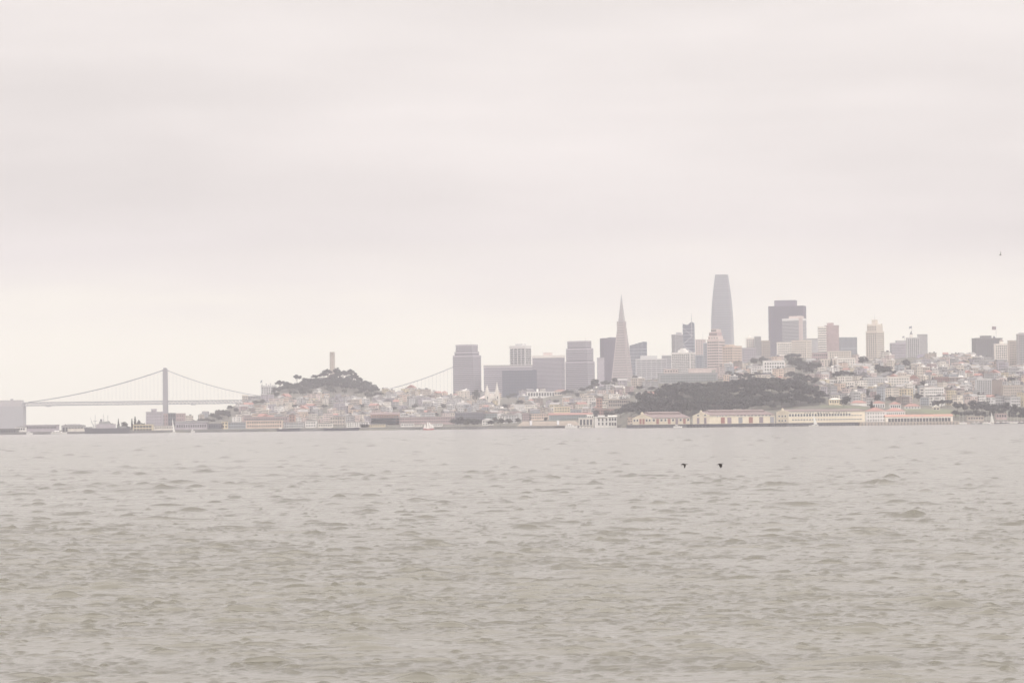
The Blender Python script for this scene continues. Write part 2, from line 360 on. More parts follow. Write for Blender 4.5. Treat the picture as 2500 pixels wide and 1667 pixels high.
def tower(label, px0, px1, pyt, pyb, Y, wall='grey', style='grid', s=0.0, th=None, d=None, nx=5, ny=8, ns=3, glass=None, name='office_tower', cat='office tower',
          roof=None, ww=.5, wh=.5, box=None, group=None, indiv=True, cap=None, framed=False, taper=0):
    b = frame_of(px0, px1, pyt, Y, s, th, d, pyb); o = thing(name, label, cat, (b.cx, b.cy, b.z0), b.rot, group); b.o = o
    take(b.cx, b.cy, math.hypot(b.w, b.d) / 2 * .9)
    if Y < 5600: KEEP.append(((px0 + px1) / 2, min(pyb - 2, PX((b.cx, Y, tz((px0 + px1) / 2, Y)))[1]), px1 - px0 - 8))
    glass = glass or GLASS; wmat = wm(wall) if isinstance(wall, str) else wall
    pitch = b.vis / ny; top = pitch * .6
    if style == 'grid': ww, wh = min(.82, ww * 1.3), min(.8, wh * 1.25)
    if ny <= 4: top = pitch * (1 - wh) * .5 + .3
    if style in ('grid', 'plain'):
        MB().box(-b.w/2, b.w/2, -b.d/2, b.d/2, 0, b.h).build('wall', wmat, o)
        if style == 'grid':
            pw = b.w * .94 / nx; win_rows(b, o, nx, ny, pw * ww, pitch * wh, top, pitch, m=glass, framed=framed, joined=not indiv)
            if s: pw = b.d * .94 / ns; win_rows(b, o, ns, ny, pw * ww, pitch * wh, top, pitch, m=glass, framed=framed, face='side', joined=not indiv)
    elif style == 'bands':
        MB().box(-b.w/2, b.w/2, -b.d/2, b.d/2, 0, b.h).build('glazing', glass, o)
        for r in range(ny + 4):
            z = b.h - r * pitch - pitch * wh
            if z < 0: break
            bx('floor_band', o, wmat, 0, 0, z, b.w + .7, b.d + .7, pitch * wh)
        if nx: # piers
            for i in range(nx + 1): bx('pier', o, wmat, -b.w/2 + i * b.w / nx, -b.d/2 - .1, 0, .9, .9, b.h - .05)
    elif style == 'ribs':
        MB().box(-b.w/2, b.w/2, -b.d/2, b.d/2, 0, b.h).build('glazing', glass, o)
        for i in range(nx + 1): bx('rib', o, wmat, -b.w/2 + i * b.w / nx, -b.d/2 - .3, 0, b.w / nx * ww, 1.0, b.h - .1)
        sg = 1 if b.rot <= 0 else -1
        if s:
            for i in range(ns + 1): bx('rib', o, wmat, sg * (b.w/2 + .3), -b.d/2 + i * b.d / ns, 0, 1.0, b.d / ns * ww, b.h - .1)
        for r in range(ny):
            z = b.h - (r + 1) * pitch
            if z > 0: bx('floor_band', o, wmat, 0, 0, z, b.w + .5, b.d + .5, pitch * wh * .4)
    cp = cap if cap is not None else .8
    bx('roof', o, roof or wmat, 0, 0, b.h + .004, b.w + .8, b.d + .8, cp)
    for q in (box or []):      # (share from, share to, height px, mat)
        x0, x1 = (q[0] - .5) * b.w, (q[1] - .5) * b.w
        bx('penthouse', o, wm(q[3]) if len(q) > 3 else wmat, (x0 + x1) / 2, 0, b.h + cp, x1 - x0, b.d * .6, q[2] * b.m)
    return b
def mast(b, fx, hpx, r=.25, name='antenna', z=None):
    MB().bar((fx * b.w, 0, (z or b.h) - .3), (fx * b.w, 0, (z or b.h) + hpx * b.m), r, 6, r * .5).build(name, METAL, b.o)
def flag_on(label, px, py0, py1, Y, w_=10, h_=6, cat='flag', col=(.35, .25, .3), ang=.25):
    a = P(px, py1, Y); top = P(px, py0, Y); o = thing('flag', label, cat, a, 0)
    MB().bar((0, 0, -2), (0, 0, top.z - a.z), .22, 6).build('flagpole', METAL, o)
    W_, H_ = w_ / F * Y, h_ / F * Y; v = []; f = []; n = 8; zt = top.z - a.z
    for i in range(n + 1):
        x = -W_ * i / n; y = .35 * math.sin(i * 1.3); z = zt - abs(x) * ang
        v += [(x, y, z), (x, y, z - H_), (x, y + .06, z), (x, y + .06, z - H_)]
    for i in range(n):
        k = i * 4; f += [(k, k+1, k+5, k+4), (k+2, k+6, k+7, k+3), (k, k+4, k+6, k+2), (k+1, k+3, k+7, k+5)]
    f += [(0, 2, 3, 1), (n*4, n*4+1, n*4+3, n*4+2)]
    mesh_obj('cloth', v, f, mat('flag cloth %.2f %.2f' % col[:2], col, .8, .3, .5), o)
    return o

# --- banded towers with stepped tops
def stepped(label, tiers, pyb, Y, ny, wall, th, s):
    """tiers: (px0, px1, top row), narrowest first; one thing, a core for each tier"""
    px0, px1, _ = tiers[-1]; bb = frame_of(px0, px1, tiers[-1][2], Y, s, th, None, pyb); o = thing('office_tower', label, 'office tower', (bb.cx, bb.cy, bb.z0), bb.rot)
    take(bb.cx, bb.cy, math.hypot(bb.w, bb.d) / 2); pitch = (P(px0, tiers[0][2], Y).z - P(px0, pyb, Y).z) / ny; wmat = wm(wall); low = 0
    for k, (a, c, t) in enumerate(reversed(tiers)):
        q = frame_of(a, c, t, Y, s, th, None, pyb); off = (((a + c) / 2 - (px0 + px1) / 2) / F * Y) * math.cos(bb.rot)
        zt = P((a + c) / 2, t, Y).z - bb.z0
        MB().box(off - q.w/2, off + q.w/2, -q.d/2, q.d/2, low, zt).build('tier', GLASSD, o)
        z = zt - pitch * .55
        while z > low - .01:
            bx('floor_band', o, wmat, off, 0, z, q.w + .7, q.d + .7, pitch * .5); z -= pitch
        bx('roof', o, wmat, off, 0, zt + .004, q.w + .4, q.d + .4, pitch * .5); low = zt + pitch * .5
    bb.o = o; bb.h = low; return bb
e1 = stepped('stepped grey banded tower in front of the far bridge cable', [(1112, 1166, 843), (1109, 1169, 860), (1105, 1174, 869)], 955, 6150, 24, 'mauve', 38, .28)
mast(e1, .2, 7)
e2 = stepped('stepped grey banded tower between the flat grey block and the purple slab', [(1386, 1444, 834), (1383, 1449, 852), (1381, 1452, 884)], 950, 6050, 25, 'mauve', 38, .25)
mast(e2, .25, 10)
tower('low wide banded block behind the twin-spired church', 1181, 1302, 896, 955, 6100, 'mauve', 'bands', d=40, nx=0, ny=12, glass=GLASSD, cap=4, roof=wm('concrete'))
tower('dark blue glass slab in front of the low banded block', 1226, 1310, 904, 957, 5950, 'slate', 'ribs', d=25, nx=22, ny=8, glass=GLASSB, ww=.18, wh=.3, cap=.6)
b = tower('white framed tower with dark window squares rising behind the blue slab', 1244, 1297, 848, 896, 6250, 'white', 'grid', s=.28, th=35, nx=4, ny=9, ns=4, ww=.78, wh=.62, box=[(.3, .75, 5, 'lightgrey')], cap=3.5)
mast(b, .1, 8); mast(b, .2, 6)
b = tower('flat grey office block with pale top band and roof hut', 1300, 1379, 873, 957, 6000, 'mauve', 'bands', s=.1, th=15, nx=0, ny=26, glass=GLASSD, wh=.5, roof=wm('ivory'), cap=4.6, box=[(.35, .6, 7, 'pink')])
mast(b, -.2, 18)
tower('tall purple slab tower standing behind the pyramid spire', 1466, 1512, 826, 925, 6420, 'purple', 'ribs', s=-.2, th=25, nx=26, ny=30, ns=8, glass=GLASSD, ww=.4, wh=.3, box=[(.45, .95, 2)])
tower('lower mauve annex beside the tall purple slab tower', 1458, 1475, 874, 925, 6350, 'mauve', 'plain', d=20)
# --- the pyramid
def pyramid():
    Y = 6320; apex = P(1518, 717, Y); z0 = tz(1518, Y) - 1; o = thing('pyramid_tower', 'pale pyramid skyscraper tapering to a pointed spire', 'skyscraper', (apex.x, Y + 25, z0), R(-20))
    m = Y / F; H_ = apex.z - z0; hz_ = lambda py: P(1518, py, Y).z - z0
    hb = (1544.6 - 1493.6) / 2 * m / 1.28; zb = hz_(925); half = lambda z: max(.7, hb * (H_ - z) / (H_ - zb))
    sh = hz_(786)
    def sq(h): return [(-h, -h), (h, -h), (h, h), (-h, h)]
    h0 = half(0); MB().poly(sq(h0), 0, sh, half(sh) / h0).build('shaft', mat('pyramid glass', (.22, .205, .20), .5, .1), o)
    h1 = half(sh) + .3; zt = hz_(735); MB().poly(sq(h1), sh, zt, half(zt) / h1).build('spire', mat('spire louvre', (.36, .34, .34), .6, .1), o)
    h2 = half(zt) + .25; MB().poly(sq(h2), zt, H_, .12).build('spire_tip', mat('spire cap', (.40, .40, .41), .4, .1), o)
    nfl = 34; step = (sh - 12) / nfl
    for i in range(nfl):
        z = 12 + i * step; h = half(z) + .35; k = (half(z + step * .5) + .35) / h
        MB().poly(sq(h), z, z + step * .5, k).build('floor_band', mat('pyramid quartz', (.43, .375, .36), .7, .1), o)
    cr = half(0) + .5
    for sx, sy in ((-1, -1), (1, -1), (1, 1), (-1, 1)):
        MB().bar((sx * cr, sy * cr, 0), (sx * (half(sh) + .3), sy * (half(sh) + .3), sh), .9, 4).build('corner_rib', mat('pyramid quartz', (.43, .375, .36), .7, .1), o)
    for sg, zlo in ((1, hz_(890)), (-1, hz_(868))):
        hw = half(sh) * .42; xo = half(hz_(826 if sg < 0 else 818)) + 1.0
        prof = [(sg * half(zlo) * .98, zlo), (sg * xo, hz_(822)), (sg * xo, sh + 2), (sg * half(sh) * .7, sh + 2)]
        if sg > 0: prof = [prof[0], prof[1], prof[2], prof[3]]
        else: prof = prof[::-1]
        MB().prism_y(prof, -hw, hw).build('wing', mat('pyramid quartz', (.43, .375, .36), .7, .1), o)
    take(apex.x, Y + 25, 40)
pyramid()
# --- crystal-roofed slabs right of the pyramid
def slant(label, px0, px1, y0, y1, pyb, Y, wall, s, th, glass=GLASSB, name='office_tower', nrib=10):
    b = frame_of(px0, px1, y0, Y, s, th); o = thing(name, label, 'office tower', (b.cx, b.cy, b.z0), b.rot); z0 = b.h; z1 = P(px1, y1, Y).z - b.z0
    MB().prism_y([(-b.w/2, 0), (b.w/2, 0), (b.w/2, z1), (-b.w/2, z0)], -b.d/2, b.d/2).build('wall', glass, o)
    for i in range(nrib + 1):
        x = -b.w/2 + i * b.w / nrib; bx('rib', o, wm(wall), x, -b.d/2 - .15, 0, .8, .6, z0 + (z1 - z0) * i / nrib - .1)
    zz = 4
    while zz < min(z0, z1) - 3: bx('floor_band', o, wm(wall), 0, 0, zz, b.w + .3, b.d + .3, 1.3); zz += 6.5
    b.o = o; take(b.cx, b.cy, max(b.w, b.d) / 2); return b
slant('blue grey tower with slanted roof beside the pyramid', 1538, 1580, 843, 834, 905, 6500, 'bluegrey', .26, 35)
b = tower('wide pale office block with strong window bands below the slanted roof tower', 1553, 1627, 877, 918, 5900, 'lightgrey', 'bands', s=.0, d=30, nx=6, ny=8, glass=GLASSD, wh=.45, box=[(.15, .7, 8, 'lightgrey')])
tower('stepped grey background tower behind the white hotel', 1617, 1644, 868, 915, 6600, 'grey', 'bands', d=25, nx=0, ny=12, glass=GLASSD)
tower('small stepped annex beside the wide window-banded office block', 1596, 1622, 880, 915, 6500, 'grey', 'bands', d=20, nx=0, ny=8, glass=GLASSD)
tower('grey speckled office tower beside the crystal-topped tower', 1640, 1668, 817, 865, 6700, 'grey', 'grid', s=-.3, th=30, nx=7, ny=16, ns=4, indiv=False, ww=.6, wh=.5, box=[(.5, .95, 5)])
def crystal():
    Y = 6800; b = frame_of(1665, 1699, 790, Y, .22, 30); o = thing('crystal_tower', 'faceted glass tower with jagged crown and needle spire', 'skyscraper', (b.cx, b.cy, b.z0), b.rot)
    w_, d = b.w/2, b.d/2; m = b.m; h = b.h
    v = [(-w_, -d, 0), (w_, -d, 0), (w_, d, 0), (-w_, d, 0), (-w_*.86, -d*.86, h), (w_*.72, -d*.86, h + 5*m), (w_*.8, d*.86, h + 1*m), (-w_*.8, d*.86, h - 3*m), (0, -d*.86, h - 3*m)]
    mesh_obj('wall', v, [(0, 1, 5, 8, 4), (1, 2, 6, 5), (2, 3, 7, 6), (3, 0, 4, 7), (4, 8, 5, 6, 7), (3, 2, 1, 0)], GLASSB, o)
    for i in range(9):   # zigzag braces on the front
        z0, z1 = h * (.1 + i * .095), h * (.1 + (i + 1) * .095); k0, k1 = 1 - .14 * z0 / h, 1 - .14 * z1 / h; sg = 1 if i % 2 else -1
        MB().bar((-sg * w_ * k0, -d * k0 - .3, z0), (sg * w_ * k1, -d * k1 - .3, z1), .55, 5).build('brace', wm('lightgrey'), o)
    for i in range(26):
        z = h * (.04 + i * .036); k = 1 - .14 * z / h; bx('floor_band', o, wm('bluegrey'), 0, 0, z, 2*w_*k + .3, 2*d*k + .3, 1.1)
    MB().bar((w_*.72, -d*.8, h + 3*m), (w_*.72, -d*.8, h + 25*m), .7, 6, .2).build('spire', METAL, o)
    for sx in (-.86, .72): MB().bar((sx*w_*1.0, -d*.87, h*.86), (sx*w_, -d*.87, h + (2*m if sx < 0 else 5*m)), .5, 5).build('corner_fin', wm('lightgrey'), o)
    take(b.cx, b.cy, 30)
crystal()
def round_tower():
    Y = 7080; prof = [(669.5, 1748.6, 1782.6), (685, 1746.5, 1784.5), (706, 1743, 1787.5), (738, 1739.5, 1791.5), (776, 1737.3, 1794.6), (837, 1736, 1796.2), (1020, 1736, 1796.5)]
    c = P(1766, 837, Y); z0 = tz(1766, Y) - 1; o = thing('rounded_tower', 'tallest pale glass tower with rounded corners tapering to a soft top', 'skyscraper', (c.x, Y + 27, z0), R(-14))
    def ring(hw, z, n=6):
        r = hw * .45; pts = []
        for q in range(4):
            cx, cy = [(1, -1), (1, 1), (-1, 1), (-1, -1)][q]; a0 = -math.pi / 2 + q * math.pi / 2
            for i in range(n):
                a = a0 + (math.pi / 2) * i / (n - 1); pts.append(((hw - r) * cx + r * math.cos(a), (hw - r) * cy + r * math.sin(a), z))
        return pts
    zs = []; hws = []
    for py, a, c2 in reversed(prof): zs.append(P((a + c2) / 2, py, Y).z - z0); hws.append((c2 - a) / 2 / F * Y / 1.16)
    zs[0] = 0; hf = lambda z: float(np.interp(z, zs, hws))
    v = []; f = []; levels = np.linspace(0, zs[-1], 40); n = 24
    for z in levels: v += ring(hf(z), z)
    for i in range(39): f += [(i*n + j, i*n + (j+1) % n, (i+1)*n + (j+1) % n, (i+1)*n + j) for j in range(n)]
    f.append(tuple(39*n + j for j in range(n)))
    mesh_obj('wall', v, f, mat('pale tower glass', (.25, .265, .295), .35, .08, .02), o, False)
    nb = 58; st = zs[-1] / nb
    for i in range(4, nb):
        z = i * st; v = ring(hf(z) + .5, z) + ring(hf(z + st*.35) + .5, z + st * .35)
        mesh_obj('floor_band', v, [(j, (j+1) % n, n + (j+1) % n, n + j) for j in range(n)] + [tuple(range(n, 2*n)), tuple(reversed(range(n)))], mat('tower fin', (.32, .33, .35), .5, .08), o)
    take(c.x, Y + 27, 35)
round_tower()
# --- white and cream hill-top blocks
b = tower('white hotel tower with columns of paired dark windows and small crown', 1640, 1698, 862, 916, 5300, 'white', 'grid', s=.22, th=25, nx=9, ny=13, ns=3, ww=.5, wh=.55, box=[(.3, .72, 6, 'white'), (.42, .6, 10, 'white')], cat='hotel', name='hotel_tower', cap=1.5)
b = tower('pinkish slab tower with blank wall behind the white hotel', 1698, 1724, 829, 905, 6300, 'pink', 'grid', s=.3, th=30, nx=3, ny=14, ns=3, indiv=False, ww=.35, wh=.3)
mast(b, .3, 20)
tower('small blue glass block between the white hotel and the stepped apartment tower', 1699, 1722, 868, 912, 5500, 'bluegrey', 'bands', d=18, nx=3, ny=9, glass=GLASSB, wh=.4)
b = tower('stepped apartment tower with balconies below the tallest glass tower', 1727, 1771, 830, 930, 5250, 'pink', 'grid', s=.38, th=30, nx=5, ny=15, ns=5, ww=.55, wh=.4, cat='apartment tower', name='apartment_tower', cap=1.2)
for a0, a1, z0, z1, mt in ((.02, .9, 0, 9, 'pink'), (.1, .8, 9, 18, 'rose'), (.28, .72, 18, 26, 'pink')):
    bx('upper_tier', b.o, wm(mt), ((a0 + a1) / 2 - .5) * b.w, b.d * .05, b.h + 1.2 + z0 * b.m, (a1 - a0) * b.w, b.d * .8, (z1 - z0) * b.m - .3)
    for i in range(4): inst('window', unit_pane(), GLASS, b.o, ((a0 + (a1 - a0) * (i + .5) / 4 - .5) * b.w, b.d * .05 - b.d * .4, b.h + 1.2 + (z0 + 2) * b.m), (0, 0, 0), (2.2, 1, 2.0))
tower('grey glass balcony stack against the stepped apartment tower', 1718, 1742, 838, 925, 5400, 'bluegrey', 'bands', d=16, nx=2, ny=20, glass=GLASSD, wh=.45, cat='apartment tower', name='apartment_tower')
tower('peach apartment tower with rows of small dark windows', 1765, 1813, 845, 932, 5150, 'peach', 'grid', s=.5, th=42, nx=4, ny=14, ns=6, ww=.4, wh=.42, cat='apartment tower', name='apartment_tower', box=[(.1, .5, 3)])
tower('long grey balcony apartment slab above the dark trees', 1608, 1752, 912, 955, 4750, 'stone', 'grid', d=18, nx=22, ny=7, ww=.62, wh=.5, glass=mat('balcony glass', (.16, .19, .19), .3, .2), cat='apartment block', name='apartment_block', cap=1)
tower('pink penthouse block peeking over the long grey slab', 1621, 1656, 902, 916, 5000, 'pink', 'grid', d=15, nx=5, ny=2, ww=.4, wh=.4, cat='apartment block', name='apartment_block')
tower('wide pale pink block behind the long grey slab', 1682, 1737, 900, 916, 5000, 'pink', 'plain', d=15, cat='apartment block', name='apartment_block')
# --- dark bank tower and neighbours
b = tower('massive dark purple bank tower with raised centre roof', 1878, 1970, 747, 855, 6460, 'purple', 'ribs', s=.1, th=15, nx=34, ny=40, ns=6, glass=GLASSD, ww=.45, wh=.22, cap=.5)
bx('penthouse', b.o, wm('purple'), (.46 - .5) * b.w, 0, b.h + .5, .6 * b.w, b.d * .8, 14 * b.m)
b = tower('pale louvred office block with white cornice in front of the dark bank tower', 1912, 1970, 782, 845, 6200, 'lightgrey', 'bands', s=.28, th=30, nx=0, ny=18, glass=GLASSD, wh=.4, roof=WHITE, cap=4, box=[(.3, .95, 6, 'pink')])
bx('stair_tower', b.o, wm('pink'), b.w * .5, -b.d * .42, 0, 6, 6, b.h + 5)
b = tower('cream apartment tower with zigzag roof peaks', 1822, 1843, 826, 858, 5500, 'ivory', 'grid', d=16, nx=4, ny=6, ww=.4, wh=.4, cat='apartment tower', name='apartment_tower')
MB().hip(-b.w*.35, b.w*.1, -b.d/2, b.d/2, b.h + .8, 5).build('gable_roof', wm('ivory'), b.o)
tower('narrow grey apartment tower beside the zigzag-roofed cream tower', 1843, 1858, 822, 866, 5480, 'grey', 'grid', d=14, nx=3, ny=9, ww=.5, wh=.45, cat='apartment tower', name='apartment_tower', indiv=False)
tower('tan apartment block sloping behind the white eight-window apartment house', 1856, 1880, 832, 875, 5520, 'tan', 'grid', d=18, nx=5, ny=8, ww=.4, wh=.4, cat='apartment block', name='apartment_block', indiv=False)
tower('low grey block with blank upper wall below the zigzag-roofed tower', 1812, 1846, 850, 885, 5350, 'mauve', 'grid', d=18, nx=6, ny=6, ww=.3, wh=.4, cat='apartment block', name='apartment_block', indiv=False)
tower('pale apartment block with vertical window strips under the louvred office block', 1898, 1934, 836, 880, 5450, 'ivory', 'grid', d=20, nx=7, ny=8, ww=.4, wh=.5, cat='apartment block', name='apartment_block', indiv=False)
tower('cream ten-storey apartment block with arched top windows', 1934, 1984, 831, 885, 5400, 'cream', 'grid', s=.3, th=30, nx=7, ny=10, ns=4, ww=.36, wh=.42, cat='apartment block', name='apartment_block')
tower('grey office slab peeking out beside the dark bank tower', 1970, 2001, 827, 870, 6300, 'grey', 'plain', d=20)
b = tower('pink brick tower with pale banded balcony side', 2016, 2048, 795, 855, 5450, 'rose', 'plain', d=20, cat='apartment tower', name='apartment_tower', box=[(.15, .62, 6, 'rose')])
tower('pale balcony tower with dark bands joined to the pink brick tower', 1999, 2017, 798, 860, 5430, 'ivory', 'bands', d=18, nx=0, ny=11, glass=GLASSD, wh=.62, cat='apartment tower', name='apartment_tower')
tower('blue grey ribbed slab behind the cream hillside apartments', 2046, 2093, 824, 880, 6000, 'bluegrey', 'ribs', s=-.15, th=20, nx=13, ny=2, ns=4, glass=GLASSD, ww=.4, wh=.3)
b = tower('slender cream art deco tower with tiered crown', 2116, 2161, 810, 885, 5150, 'cream', 'grid', s=.45, th=42, nx=5, ny=14, ns=7, ww=.4, wh=.42, cat='apartment tower', name='apartment_tower', cap=1)
for k, (f0, z0, z1) in enumerate(((.86, 0, 14), (.7, 14, 18), (.34, 18, 29))):
    bx('upper_tier', b.o, wm('cream'), 0, 0, b.h + 1 + z0 * b.m, b.w * f0, b.d * f0, (z1 - z0) * b.m - .2)
    if k == 0:
        for r in range(2):
            for i in range(4): inst('window', unit_pane(), GLASS, b.o, ((i + .5) / 4 * b.w * f0 - b.w * f0 / 2, -b.d * f0 / 2, b.h + 3 + r * 4), (0, 0, 0), (1.5, 1, 2))
for sx in (-1, 1):
    for sy in (-1, 1): bx('finial', b.o, wm('cream'), sx * b.w * .38, sy * b.d * .38, b.h + 1 + 14 * b.m, 1.6, 1.6, 3.2)
mast(b, 0, 14, .2, 'antenna', b.h + 30 * b.m)
b = tower('square purple hotel block with set-back roof floor', 2174, 2216, 838, 885, 5450, 'mauve', 'grid', s=-.12, th=18, nx=12, ny=12, ns=3, indiv=False, ww=.45, wh=.42, cat='hotel', name='hotel_tower', box=[(.35, 1.0, 6, 'grey')])
b = tower('pale gridded hotel tower topped by a pointed cupola', 2215, 2245, 825, 885, 5350, 'lightgrey', 'grid', d=20, nx=6, ny=13, ww=.45, wh=.5, cat='hotel', name='hotel_tower')
MB().bar((-b.w*.12, 0, b.h), (-b.w*.12, 0, b.h + 9 * b.m), 2.6, 8).build('cupola', wm('ivory'), b.o); MB().bar((-b.w*.12, 0, b.h + 9*b.m), (-b.w*.12, 0, b.h + 18*b.m), 2.6, 8, .1).build('cupola_roof', wm('slate'), b.o)
flag_on('small dark flag above the pointed cupola', 2226, 796, 815, 5360, 6, 5, col=(.2, .2, .25))
flag_on('small flag on the set-back roof of the purple hotel', 2208, 820, 838, 5460, 5, 4, col=(.3, .28, .32))
tower('plain windowless grey tower beside the cupola hotel', 2240, 2266, 817, 870, 5500, 'grey', 'plain', s=.1, th=12, cat='hotel', name='hotel_tower')
b = tower('cream mansion block under a steep mauve mansard roof', 2236, 2300, 875, 892, 5150, 'cream', 'grid', d=18, nx=12, ny=3, ww=.35, wh=.45, cat='apartment block', name='apartment_block', cap=.5)
MB().hip(-b.w*.48, b.w*.2, -b.d/2, b.d/2, b.h + .5, 9 * b.m, 5).build('mansard_roof', wm('purple'), b.o)
b = tower('dark ridge-top hotel with raised middle roof and big flag', 2376, 2450, 826, 880, 5050, 'darkgrey', 'grid', s=-.1, th=15, nx=13, ny=12, ns=3, indiv=False, ww=.4, wh=.45, cat='hotel', name='hotel_tower', box=[(.28, .62, 6, 'darkgrey')])
MB().bar((b.w*.27, 0, b.h), (b.w*.27, 0, b.h + 7*b.m), 3, 8, .4).build('cupola', wm('slate'), b.o)
flag_on('large waving flag on the dark ridge-top hotel', 2432, 797, 822, 5060, 10, 8, col=(.30, .22, .24), ang=-.0)
b = tower('cream corner block with small cupola below the dark ridge-top hotel', 2430, 2464, 840, 885, 4900, 'ivory', 'grid', d=18, nx=7, ny=8, ww=.42, wh=.5, cat='apartment block', name='apartment_block')
MB().bar((0, 0, b.h), (0, 0, b.h + 7*b.m), 3.2, 8).build('cupola', wm('ivory'), b.o); MB().bar((0, 0, b.h + 7*b.m), (0, 0, b.h + 13*b.m), 3.6, 8, .2).build('cupola_roof', wm('brown'), b.o)
tower('tan apartment tower stepping up beside the cream corner block', 2464, 2488, 832, 895, 4850, 'tan', 'grid', d=18, nx=6, ny=11, indiv=False, ww=.4, wh=.45, cat='apartment tower', name='apartment_tower')
tower('tall grey apartment tower highest on the hill ridge past the cream cupola block', 2486, 2530, 816, 895, 4800, 'concrete', 'grid', d=20, nx=10, ny=14, indiv=False, ww=.45, wh=.45, cat='apartment tower', name='apartment_tower', box=[(.1, .5, 3)])
# ------------------------------------------------------------------ low buildings
def low(label, px0, px1, pye, pyb, Y, wall, roof='flat', rh=6, roofm=None, nx=6, ny=2, s=0, th=None, d=None, name='building', cat='building', ns=2, ww=.5, wh=.5, framed=False, indiv=False, group=None, glass=None):
    b = tower(label, px0, px1, pye, pyb, Y, wall, 'grid' if nx else 'plain', s, th, d, nx or 1, ny, ns, glass, name, cat, roofm if roof == 'flat' else None, ww, wh, None, group, indiv, cap=.7 if roof == 'flat' else .3, framed=framed)
    o = b.o; e = .6; h = rh * b.m
    if roof == 'hip': MB().hip(-b.w/2 - e, b.w/2 + e, -b.d/2 - e, b.d/2 + e, b.h + .31, h).build('roof', roofm or ROOFR, o)
    elif roof == 'gable': MB().prism_x([(-b.d/2 - e, b.h + .31), (b.d/2 + e, b.h + .31), (0, b.h + .31 + h)], -b.w/2 - e, b.w/2 + e).build('roof', roofm or ROOFR, o)
    elif roof == 'gablefront': MB().prism_y([(-b.w/2 - e, b.h + .31), (b.w/2 + e, b.h + .31), (0, b.h + .31 + h)], -b.d/2 - e, b.d/2 + e).build('roof', roofm or ROOFR, o)
    return b
AP = dict(name='apartment_block', cat='apartment block', indiv=True)
low('white apartment house with eight columns of square windows', 1864, 1916, 881, 926, 4660, 'white', nx=8, ny=6, d=18, ww=.42, wh=.45, **AP)
low('yellow-tinted long apartment block above the cream hillside apartments', 2023, 2078, 858, 880, 5000, 'cream', nx=9, ny=4, d=16, ww=.35, wh=.4, **AP)
low('cream hillside apartments split by a tall conifer, narrow half', 2004, 2042, 877, 908, 4820, 'cream', nx=5, ny=6, d=16, ww=.3, wh=.4, **AP)
low('cream hillside apartments split by a tall conifer, wide half', 2044, 2088, 874, 910, 4800, 'ivory', nx=7, ny=6, d=16, ww=.3, wh=.4, **AP)
low('grey pink block of flats with dark attic above a lawn of small white houses', 1984, 2022, 862, 880, 5100, 'rose', nx=7, ny=2, d=14, ww=.4, wh=.4, **AP)
low('pale grey slab of flats with flat eaves beside the yellow apartments', 2108, 2168, 922, 962, 4230, 'lightgrey', nx=10, ny=7, d=18, ww=.38, wh=.42, **AP)
low('light flats with blank upper wall behind the yellow apartments', 2167, 2221, 920, 958, 4280, 'ivory', nx=8, ny=6, d=18, ww=.34, wh=.4, **AP)
low('bright yellow four-storey apartment house with grey side wall', 2184, 2232, 950, 976, 4020, 'yellow', nx=5, ny=4, s=.36, th=35, ns=2, ww=.34, wh=.42, **AP)
low('white terraced flats with stepped roof near the big dark wood', 2016, 2052, 928, 948, 4270, 'white', nx=6, ny=3, d=14, ww=.5, wh=.42, **AP)
low('long white flats lower on the slope next to the stepped white flats', 2046, 2086, 933, 952, 4200, 'ivory', nx=7, ny=3, d=14, ww=.4, wh=.4, **AP)
low('white apartment block with balcony stacks behind dark pines', 2248, 2307, 946, 980, 4020, 'white', nx=9, ny=5, s=-.15, th=20, ns=1, ww=.45, wh=.4, **AP)
low('red brick apartment block high on the crowded slope', 2283, 2336, 921, 950, 4330, 'brick', nx=9, ny=5, d=16, ww=.35, wh=.42, **AP)
low('grey apartment tower with strong columns of dark windows by the big dark trees', 2384, 2421, 926, 978, 4090, 'lightgrey', nx=8, ny=10, d=16, ww=.42, wh=.55, **AP)
low('plain brown apartment slab between the dark-windowed tower and tan flats', 2421, 2447, 929, 980, 4110, 'brown', nx=0, ny=1, d=16, name='apartment_block', cat='apartment block')
low('wide tan apartment block above the dark shore trees', 2449, 2499, 941, 980, 4080, 'tan', nx=9, ny=6, d=16, ww=.32, wh=.4, **AP)
low('yellow gabled house standing over the green lawn', 2024, 2055, 976, 992, 3770, 'yellow', 'hip', 4, wm('cream'), nx=5, ny=2, d=12, ww=.4, wh=.5, name='house', cat='house', indiv=True)
for k, (a, c, e, l) in enumerate(((2078, 2116, 984, 'white villa with red tiled roof beside the yellow gabled house'), (2131, 2160, 985, 'small white villa with red roof half hidden by a dark shrub'),
        (2173, 2199, 987, 'red-roofed villa under a row of dark shrubs'), (2209, 2247, 992, 'long low villa with dull red roof above the lawn bank'))):
    low(l, a, c, e, 996, 3790 + 6 * k, 'white', 'hip', 6, ROOFR, nx=5, ny=1, d=11, ww=.45, wh=.5, name='villa', cat='villa', indiv=True)
low('cream gable-fronted cottage below the dark pines', 2278, 2294, 994, 1000, 3760, 'cream', 'gablefront', 5, wm('ivory'), nx=2, ny=1, d=10, name='cottage', cat='cottage')
low('white arcaded school with small roof turret behind the church', 1286, 1356, 957, 978, 5350, 'white', nx=10, ny=2, d=18, ww=.5, wh=.6, name='school_building', cat='school', indiv=True)
MB().bar((P(1312, 957, 5350).x, 5362, P(1312, 958, 5350).z), (P(1312, 957, 5350).x, 5362, P(1312, 949, 5350).z), 1.6, 8).build('turret', wm('white'), None)
tur = bpy.data.objects['turret']; sch = bpy.data.objects['school_building']; tur.parent = sch; tur.matrix_parent_inverse = Matrix.Translation(-sch.location)
